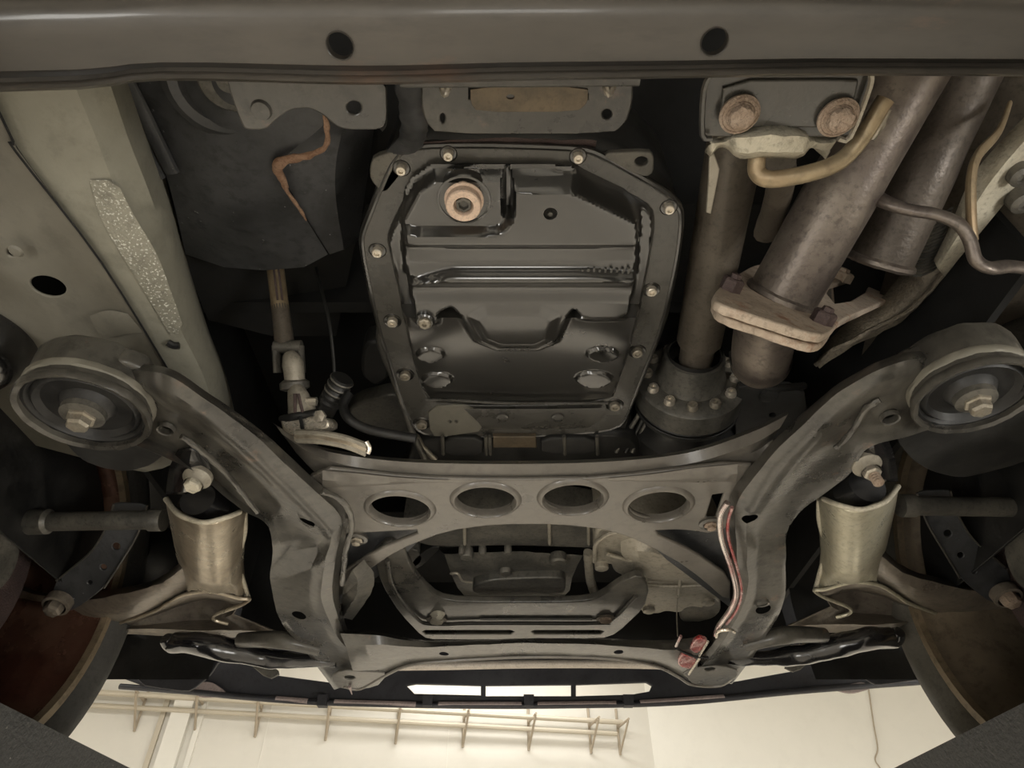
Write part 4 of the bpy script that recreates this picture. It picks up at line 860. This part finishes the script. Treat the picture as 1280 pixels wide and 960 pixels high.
    pts = [(138, 636), (134, 655), (118, 685), (95, 705), (70, 725), (64, 745), (70, 762), (85, 765), (100, 758), (130, 735), (150, 705), (172, 668), (182, 645), (184, 630), (142, 628)]
    obj('strap', plate(Pl(pts=[Q(60, 765, .405), Q(110, 765, .405), Q(160, 640, .50)]), [f(*p) for p in pts], .004, [ell(*f(145, 683), 5, 4.5), ell(*f(129, 709), 4, 3.5), ell(*f(112, 728), 3, 2.5)], rnd=2), M['shield'], t)
    obj('strap_edge', tube([ST(142, 630), ST(134, 656), ST(116, 687), ST(90, 710), ST(70, 726)], .0016, 6, 6), M['sub'], t)
    obj('strap_edge', tube([ST(184, 632), ST(172, 668), ST(150, 705), ST(130, 735)], .0016, 6, 6), M['sub'], t)
    # axle
    t = thing('axle_shaft', '%s grey axle shaft behind the perforated strap' % side, 'axle shaft', W(100, 652, .55), 'axle shafts')
    y_ = 652 if s < 0 else 650
    ax0, ax1_ = W(-10, y_+2, .47), W(205, y_-2, .47)
    obj('shaft', tube([ax0, W(60, y_, .47), W(64, y_, .47), W(185, y_-2, .47), W(188, y_-2, .47), ax1_], [.018, .018, .0135, .0135, .016, .016], 24, 0), M['castdark'], t)
    # boots
    t = thing('axle_boot', '%s ribbed black rubber boot below the axle shaft' % side, 'boot', W(60, 700, .55), 'axle boots')
    d_ = Vector((s, .0, 0.0)); pr = []
    for k in range(7): pr += [(.04+.003*k, .016*k), (.047+.003*k, .016*k+.007)]
    obj('boot', lathe(W(128, 703, .53), d_, [(0, 0)]+pr+[(.06, .115), (0, .115)], 40), M['rubber'], t)
    t = thing('bearing_housing', '%s rounded dark housing behind the mount barrel' % side, 'housing', W(200, 690, .56), 'dark housings')
    obj('housing', lathe(W(170, 690, .57), Vector((0, 1, .3)), [(0, -.03), (.04, -.025), (.06, 0), (.062, .06), (0, .08)], 36), M['dark'], t)
    # steering knuckle at the edge
    t = thing('steering_knuckle', '%s grimy cast knuckle at the photo edge by the wheel' % side, 'knuckle', W(0, 770, .47), 'steering knuckles')
    obj('casting', bend_noise(tube([W(-70, 690, .50), W(-20, 735, .47), W(12, 770, .46), W(10, 800, .45), W(-30, 820, .45)], [.03, .035, .03, .026, .03], 20, 6).mesh('k'), .004, 30), M['arm'], t)
    obj('brake_pad_carrier', tube([W(30, 745, .47), W(50, 790, .46), W(35, 812, .46)], [.012, .011, .009], 12, 5), M['gloss'], t)
    # black duct / sway bar end at the front
    t = thing('glossy_bar_end', '%s wet-looking black moulded arm beneath the control arm' % side, 'arm', W(280, 810, .40), 'glossy front arms')
    obj('arm', bend_noise(tube([W(206, 797, .402), W(215, 803, .40), W(245, 804, .395), (W(285, 812, .39)), W(330, 822, .385), W(375, 826, .38), W(420, 826, .38)], [.008, .017, .018, .019, .017, .012, .01], 20, 7).mesh('g'), .003, 40), M['gloss'], t)
    obj('inner_arm', tube([W(300, 800, .40), W(350, 800, .39), W(400, 812, .38)], [.012, .014, .01], 14, 6), M['sub'], t)
    return
side_parts(-1); side_parts(1)
# CV-side dark skirt below right bushing and left
t = thing('splash_panel', 'smooth dark round-edged panel hanging below the right bushing', 'splash guard', P(1210, 570, .47))
obj('panel', plate(.47, [(1120, 520), (1280, 500), (1320, 500), (1320, 560), (1275, 580), (1230, 592), (1200, 598), (1165, 590), (1140, 575), (1120, 550)], .004, rnd=2), M['dark'], t)
t = thing('splash_panel', 'dark panel edge curving below the left bushing', 'splash guard', P(120, 560, .47))
obj('panel', plate(.475, [(60, 530), (210, 545), (215, 560), (190, 582), (160, 590), (130, 586), (100, 575)], .004, rnd=2), M['dark'], t)

# ------------------------------------------------------------------ engine front end
t = thing('engine', 'grimy engine block underside with oil pan seen through the subframe opening', 'engine', P(650, 700, .5))
obj('block_flange', bend_noise(plate(.515, [(500, 640), (770, 640), (762, 683), (745, 686), (640, 682), (540, 684), (520, 678)], .05, bevel=.004, rnd=1), .0015, 60), M['castdark'], t)
for x_ in (580, 686, 735): obj('flange_rib', tube([P(x_, 640, .513), P(x_+1, 680, .513)], .0028, 8, 0), M['cast'], t)
obj('oil_pan', bend_noise(loft([
    [(545, 684, .565), (600, 684, .565), (660, 684, .565), (735, 684, .565)],
    [(555, 692, .52), (600, 690, .515), (660, 690, .515), (728, 694, .52)],
    [(560, 705, .51), (600, 703, .507), (660, 703, .507), (722, 706, .51)],
    [(565, 720, .515), (600, 722, .515), (660, 723, .515), (715, 722, .515)],
    [(572, 735, .513), (600, 738, .51), (660, 740, .51), (712, 738, .513)],
    [(580, 744, .545), (600, 746, .545), (660, 747, .545), (705, 745, .545)]], 8).mesh('o'), .002, 50), M['castdark'], t)
obj('oil_pan_sump', plate(.497, [(615, 725), (700, 722), (708, 728), (706, 742), (690, 746), (612, 746), (590, 742), (592, 732)], .03, bevel=.004, rnd=2), M['castdark'], t)
for (a, b2, r_) in ((583, 693, 9), (632, 713, 8), (698, 700, 11), (603, 689, 5), (635, 688, 5), (577, 688, 4)):
    s_ = scale_at(a, b2, .505); obj('bolt', lathe(P(a, b2, .508), DN, [(r_*s_, -.01), (r_*s_, .004), (r_*s_*.8, .007), (0, .007)], 12), M['castdark'], t)
obj('hose_pipe', bend_noise(tube([P(735, 690, .505), P(736, 705, .5), P(738, 725, .5), P(745, 745, .505), P(752, 756, .505)], [.008, .008, .008, .009, .009], 12, 6).mesh('h'), .001, 90), M['cast'], t)
obj('wire_clip', tube([P(563, 717, .5), P(572, 717, .497), P(578, 726, .497), P(590, 728, .5)], .002, 6, 4), M['cast'], t)
obj('side_bracket', plate(.515, [(490, 690), (520, 686), (530, 700), (512, 715), (495, 712)], .02, rnd=1), M['castdark'], t)
obj('side_bracket', plate(.515, [(538, 684), (552, 684), (530, 706), (512, 716), (515, 700)], .02, rnd=1), M['dark'], t)
obj('bay_shade_sheet', plate(.60, [(420, 640), (920, 640), (900, 800), (430, 800)], .004, rnd=0), M['black'], t)  # black sheet painting in the shade of the engine bay
t = thing('crossbar_mount', 'wide flat grey front engine crossbar with two slots and two bolts', 'crossbar', P(650, 775, .455))
outl = [(466, 690), (476, 730), (500, 768), (528, 797), (545, 800), (752, 799), (772, 792), (806, 760), (812, 735), (800, 718), (775, 728), (752, 745), (735, 751), (700, 753), (575, 753), (548, 748), (528, 730), (512, 706), (505, 684), (485, 672)]
obj('plate', plate(.45, outl, .012, [[(532, 788), (638, 788), (643, 790), (638, 793), (532, 793), (528, 790)], [(668, 788), (750, 788), (755, 790), (750, 793), (668, 793), (664, 790)]], bevel=.0025, rnd=1), M['sub'], t)
obj('raised_bead', bend_noise(tube([P(484, 700, .445), P(492, 735, .445), P(520, 772, .445), P(540, 780, .445), P(600, 779, .445), P(745, 779, .445), P(765, 775, .447), P(795, 745, .447)], .0035, 10, 6).mesh('b'), .0006, 60), M['sub'], t)
obj('raised_bead', tube([P(600, 774, .447), P(740, 774, .447)], .002, 8, 0), M['sub'], t)
for (a, b2, r_) in ((546, 774, 13), (757, 773, 12)):
    s_ = scale_at(a, b2, .445); b = obj('bolt', bend_noise(lathe(P(a, b2, .447), DN, [(r_*.65*s_, 0), (r_*.65*s_, .006), (r_*.3*s_, .008), (0, .007)], 8).mesh('n'), .001, 200), M['rust' if a > 700 else 'beige'], t)
    obj('washer', bend_noise(lathe(P(a, b2, .448), DN, [(r_*s_, 0), (r_*s_, .002), (r_*.7*s_, .003)], 24).mesh('w'), .0008, 200), M['prop'], b)
obj('dirt_cone', bend_noise(lathe(P(547, 768, .447), Vector((0, -.9, -.5)), [(.012, 0), (.008, .006), (.001, .016)], 8).mesh('c'), .002, 200), M['beige'], t)
t = thing('gearbox_casting', 'lumpy pale alloy casting with ribs at right of the front crossbar', 'casting', P(825, 720, .495))
cpts = [(745, 655), (905, 655), (912, 730), (900, 748), (885, 752), (880, 762), (862, 758), (850, 768), (835, 764), (822, 768), (803, 767), (797, 758), (787, 756), (780, 722), (768, 716), (762, 704), (752, 712), (744, 704), (742, 680)]
obj('body', bend_noise(plate(.49, cpts, .08, bevel=.006, rnd=2), .002, 50), M['cast'], t)
o = obj('bulge', bend_noise(loft([[(775, 668, .495), (820, 672, .49), (860, 690, .49), (905, 715, .495)], [(776, 690, .483), (815, 690, .47), (855, 705, .47), (903, 725, .485)], [(788, 715, .483), (820, 715, .47), (855, 722, .47), (900, 735, .485)], [(790, 728, .492), (820, 730, .492), (855, 732, .492), (898, 740, .492)]], 8).mesh('b'), .001, 60), M['cast'], t)
for pts in ([(757, 692), (775, 697), (790, 700), (815, 684)], [(790, 700), (795, 720), (797, 760)], [(846, 690), (850, 720), (848, 745)], [(795, 731), (850, 733), (905, 730)], [(743, 702), (745, 680), (760, 668), (772, 665)]):
    obj('rib', bend_noise(tube([P(a, b2, .482) for a, b2 in pts], .0035, 8, 5).mesh('r'), .0008, 100), M['cast'], t)
obj('lower_body', bend_noise(plate(.515, [(845, 745), (900, 745), (902, 770), (860, 782), (850, 775)], .06, bevel=.005, rnd=2), .002, 60), M['castdark'], t)
for (a, b2) in ((752, 708), (787, 752), (811, 762), (885, 752)):
    obj('boss', lathe(P(a, b2, .488), DN, [(.012, -.02), (.0115, .004), (.008, .006), (0, .006)], 14), M['cast'], t)
t = thing('dangling_wire', 'thin pale wire hanging below the alloy casting', 'wire', P(845, 770, .465))
obj('wire', tube([P(847, 745, .465), P(846, 770, .455), P(847, 795, .445)], .0012, 6, 4), M['cast'], t)
# ------------------------------------------------------------------ wet red-stained rod and clip on the right arm
t = thing('stained_rod', 'shiny pinkish wet rod running down the right subframe arm', 'rod', P(915, 720, .39))
obj('rod', tube([P(*q) for q in ((909, 628, .39), (900, 645, .388), (902, 675, .384), (914, 710, .38), (920, 740, .376), (914, 760, .372), (898, 783, .366), (894, 793, .364))], .0036, 14, 7), M['redrod'], t)
obj('rod', tube([P(*q) for q in ((915, 634, .392), (910, 652, .39), (911, 675, .386), (922, 712, .382), (927, 740, .378), (921, 762, .374), (908, 780, .368))], .0022, 10, 7), M['redwet'], t)
obj('end_clip', tube([P(895, 796, .364), P(898, 789, .36), (P(912, 787, .36)), P(918, 790, .362)], .0025, 8, 4), M['bright'], t)
t = thing('red_stained_clip', 'clip with bright red wet stains on the right front foot', 'clip', P(865, 815, .36))
for pts in ([(868, 801), (876, 797), (885, 801), (884, 809), (870, 818), (861, 812)], [(849, 822), (854, 818), (866, 822), (872, 827), (863, 838), (846, 832)]):
    o = obj('stained_pad', bend_noise(plate(.354, pts, .006, bevel=.002, rnd=2), .001, 90), M['redwet'], t)
obj('bright_edge', tube([P(885, 802, .352), P(874, 820, .352)], .0018, 6, 0), M['bright'], t)
obj('bright_edge', tube([P(875, 822, .352), P(861, 843, .352)], .0018, 6, 0), M['bright'], t)
obj('bright_edge', tube([P(851, 795, .354), P(845, 808, .354)], .0022, 6, 0), M['redrod'], t)
obj('crack_wire', bend_noise(tube([P(845, 810, .352), P(866, 820, .351), P(885, 822, .352)], .002, 6, 5).mesh('c'), .0015, 200), M['black'], t)
# ------------------------------------------------------------------ radiator bar, bumper
t = thing('radiator_support_bar', 'pale textured bar between the front subframe bar and the bumper', 'bar', P(665, 833, .40))
bp_ = [D(480, 833, 1.30), D(560, 832, 1.31), D(665, 830, 1.32), D(770, 830, 1.31), D(850, 832, 1.30)]
obj('bar', tube(bp_, .0085, 12, 6), M['bar'], t)
t = thing('front_bumper', 'black front bumper cover with a three-part air slot', 'bumper', D(660, 860, 1.42))
PB = plane(D(660, 860, 1.42), Vector((0, 1, .12)))
bo = [(120, 740), (148, 846), (175, 856), (240, 863), (300, 869), (400, 876), (560, 880), (700, 880), (850, 876), (940, 869), (1000, 862), (1090, 857), (1160, 851), (1190, 740)]
hs = [[(333, 829), (352, 826), (405, 834), (420, 838), (420, 854), (345, 844)], [(915, 832), (996, 818), (996, 838), (912, 853)],
      [(508, 857), (520, 855), (601, 857), (601, 869), (518, 867)], [(607, 857), (714, 856), (714, 870), (607, 870)], [(720, 856), (808, 853), (815, 857), (812, 864), (790, 868), (720, 870)]]
obj('cover', plate(PB, bo, .012, hs, bevel=.002, rnd=0), M['bumper'], t)
lip = [(150, 858), (240, 865), (300, 871), (400, 878), (560, 882), (700, 882), (850, 878), (1000, 864), (1160, 852)]
for k in range(len(lip)-1):
    pass
PB2 = plane(PB.o-PB.n*.01, PB.n)
obj('lower_lip', tube([PB2.hit(*q) for q in lip], .006, 10, 6), M['bumper'], t)
for (a, b2, c2, d2) in ((345, 874, 385, 877), (418, 878, 520, 881), (548, 881, 652, 881), (672, 881, 770, 880), (800, 879, 905, 872)):
    obj('scuffed_edge', tube([PB2.hit(a, b2), PB2.hit(c2, d2)], .0065, 8, 0), M['lip'], t)
for x_ in (404, 535, 661, 785): obj('clip_tab', lathe(PB2.hit(x_, 876), DN, [(.0, -.01), (.016, -.01), (.014, .012), (0, .012)], 4, phase=.78), M['bumper'], t, smooth=False)
for pts in ([(235, 858), (262, 850), (285, 866), (268, 872), (248, 872)], [(1040, 862), (1062, 855), (1080, 852), (1092, 860), (1065, 868)]):
    obj('tow_cover', plate(PB2, pts, .006, rnd=2), M['lip'], t)
# plastic undertray ends left and right of the front
for s, lb in ((-1, 'black plastic undertray corner at lower left between tyre and bumper'), (1, 'black plastic undertray corner at lower right between tyre and bumper')):
    f = (lambda x: x) if s < 0 else (lambda x: 1330-x)
    t = thing('undertray_corner', lb, 'undertray', P(f(230), 830, .43))
    dy = 0 if s < 0 else -8
    PT = plane(D(f(230), 835, 1.22), Vector((0, 1, .2)))
    obj('panel', plate(PT, [(f(120), 770), (f(170), 856+dy), (f(225), 864+dy), (f(238), 864+dy), (f(262), 845+dy), (f(275), 825+dy), (f(300), 822+dy), (f(330), 838+dy), (f(330), 770)], .006, rnd=1), M['bumper'], t)
    obj('bracket_flange', plate(plane(D(f(330), 838, 1.19), Vector((0, 1, .2))), [(f(305), 824+dy), (f(330), 824+dy), (f(352), 842+dy), (f(335), 850+dy)], .006, rnd=1), M['castdark'], t)
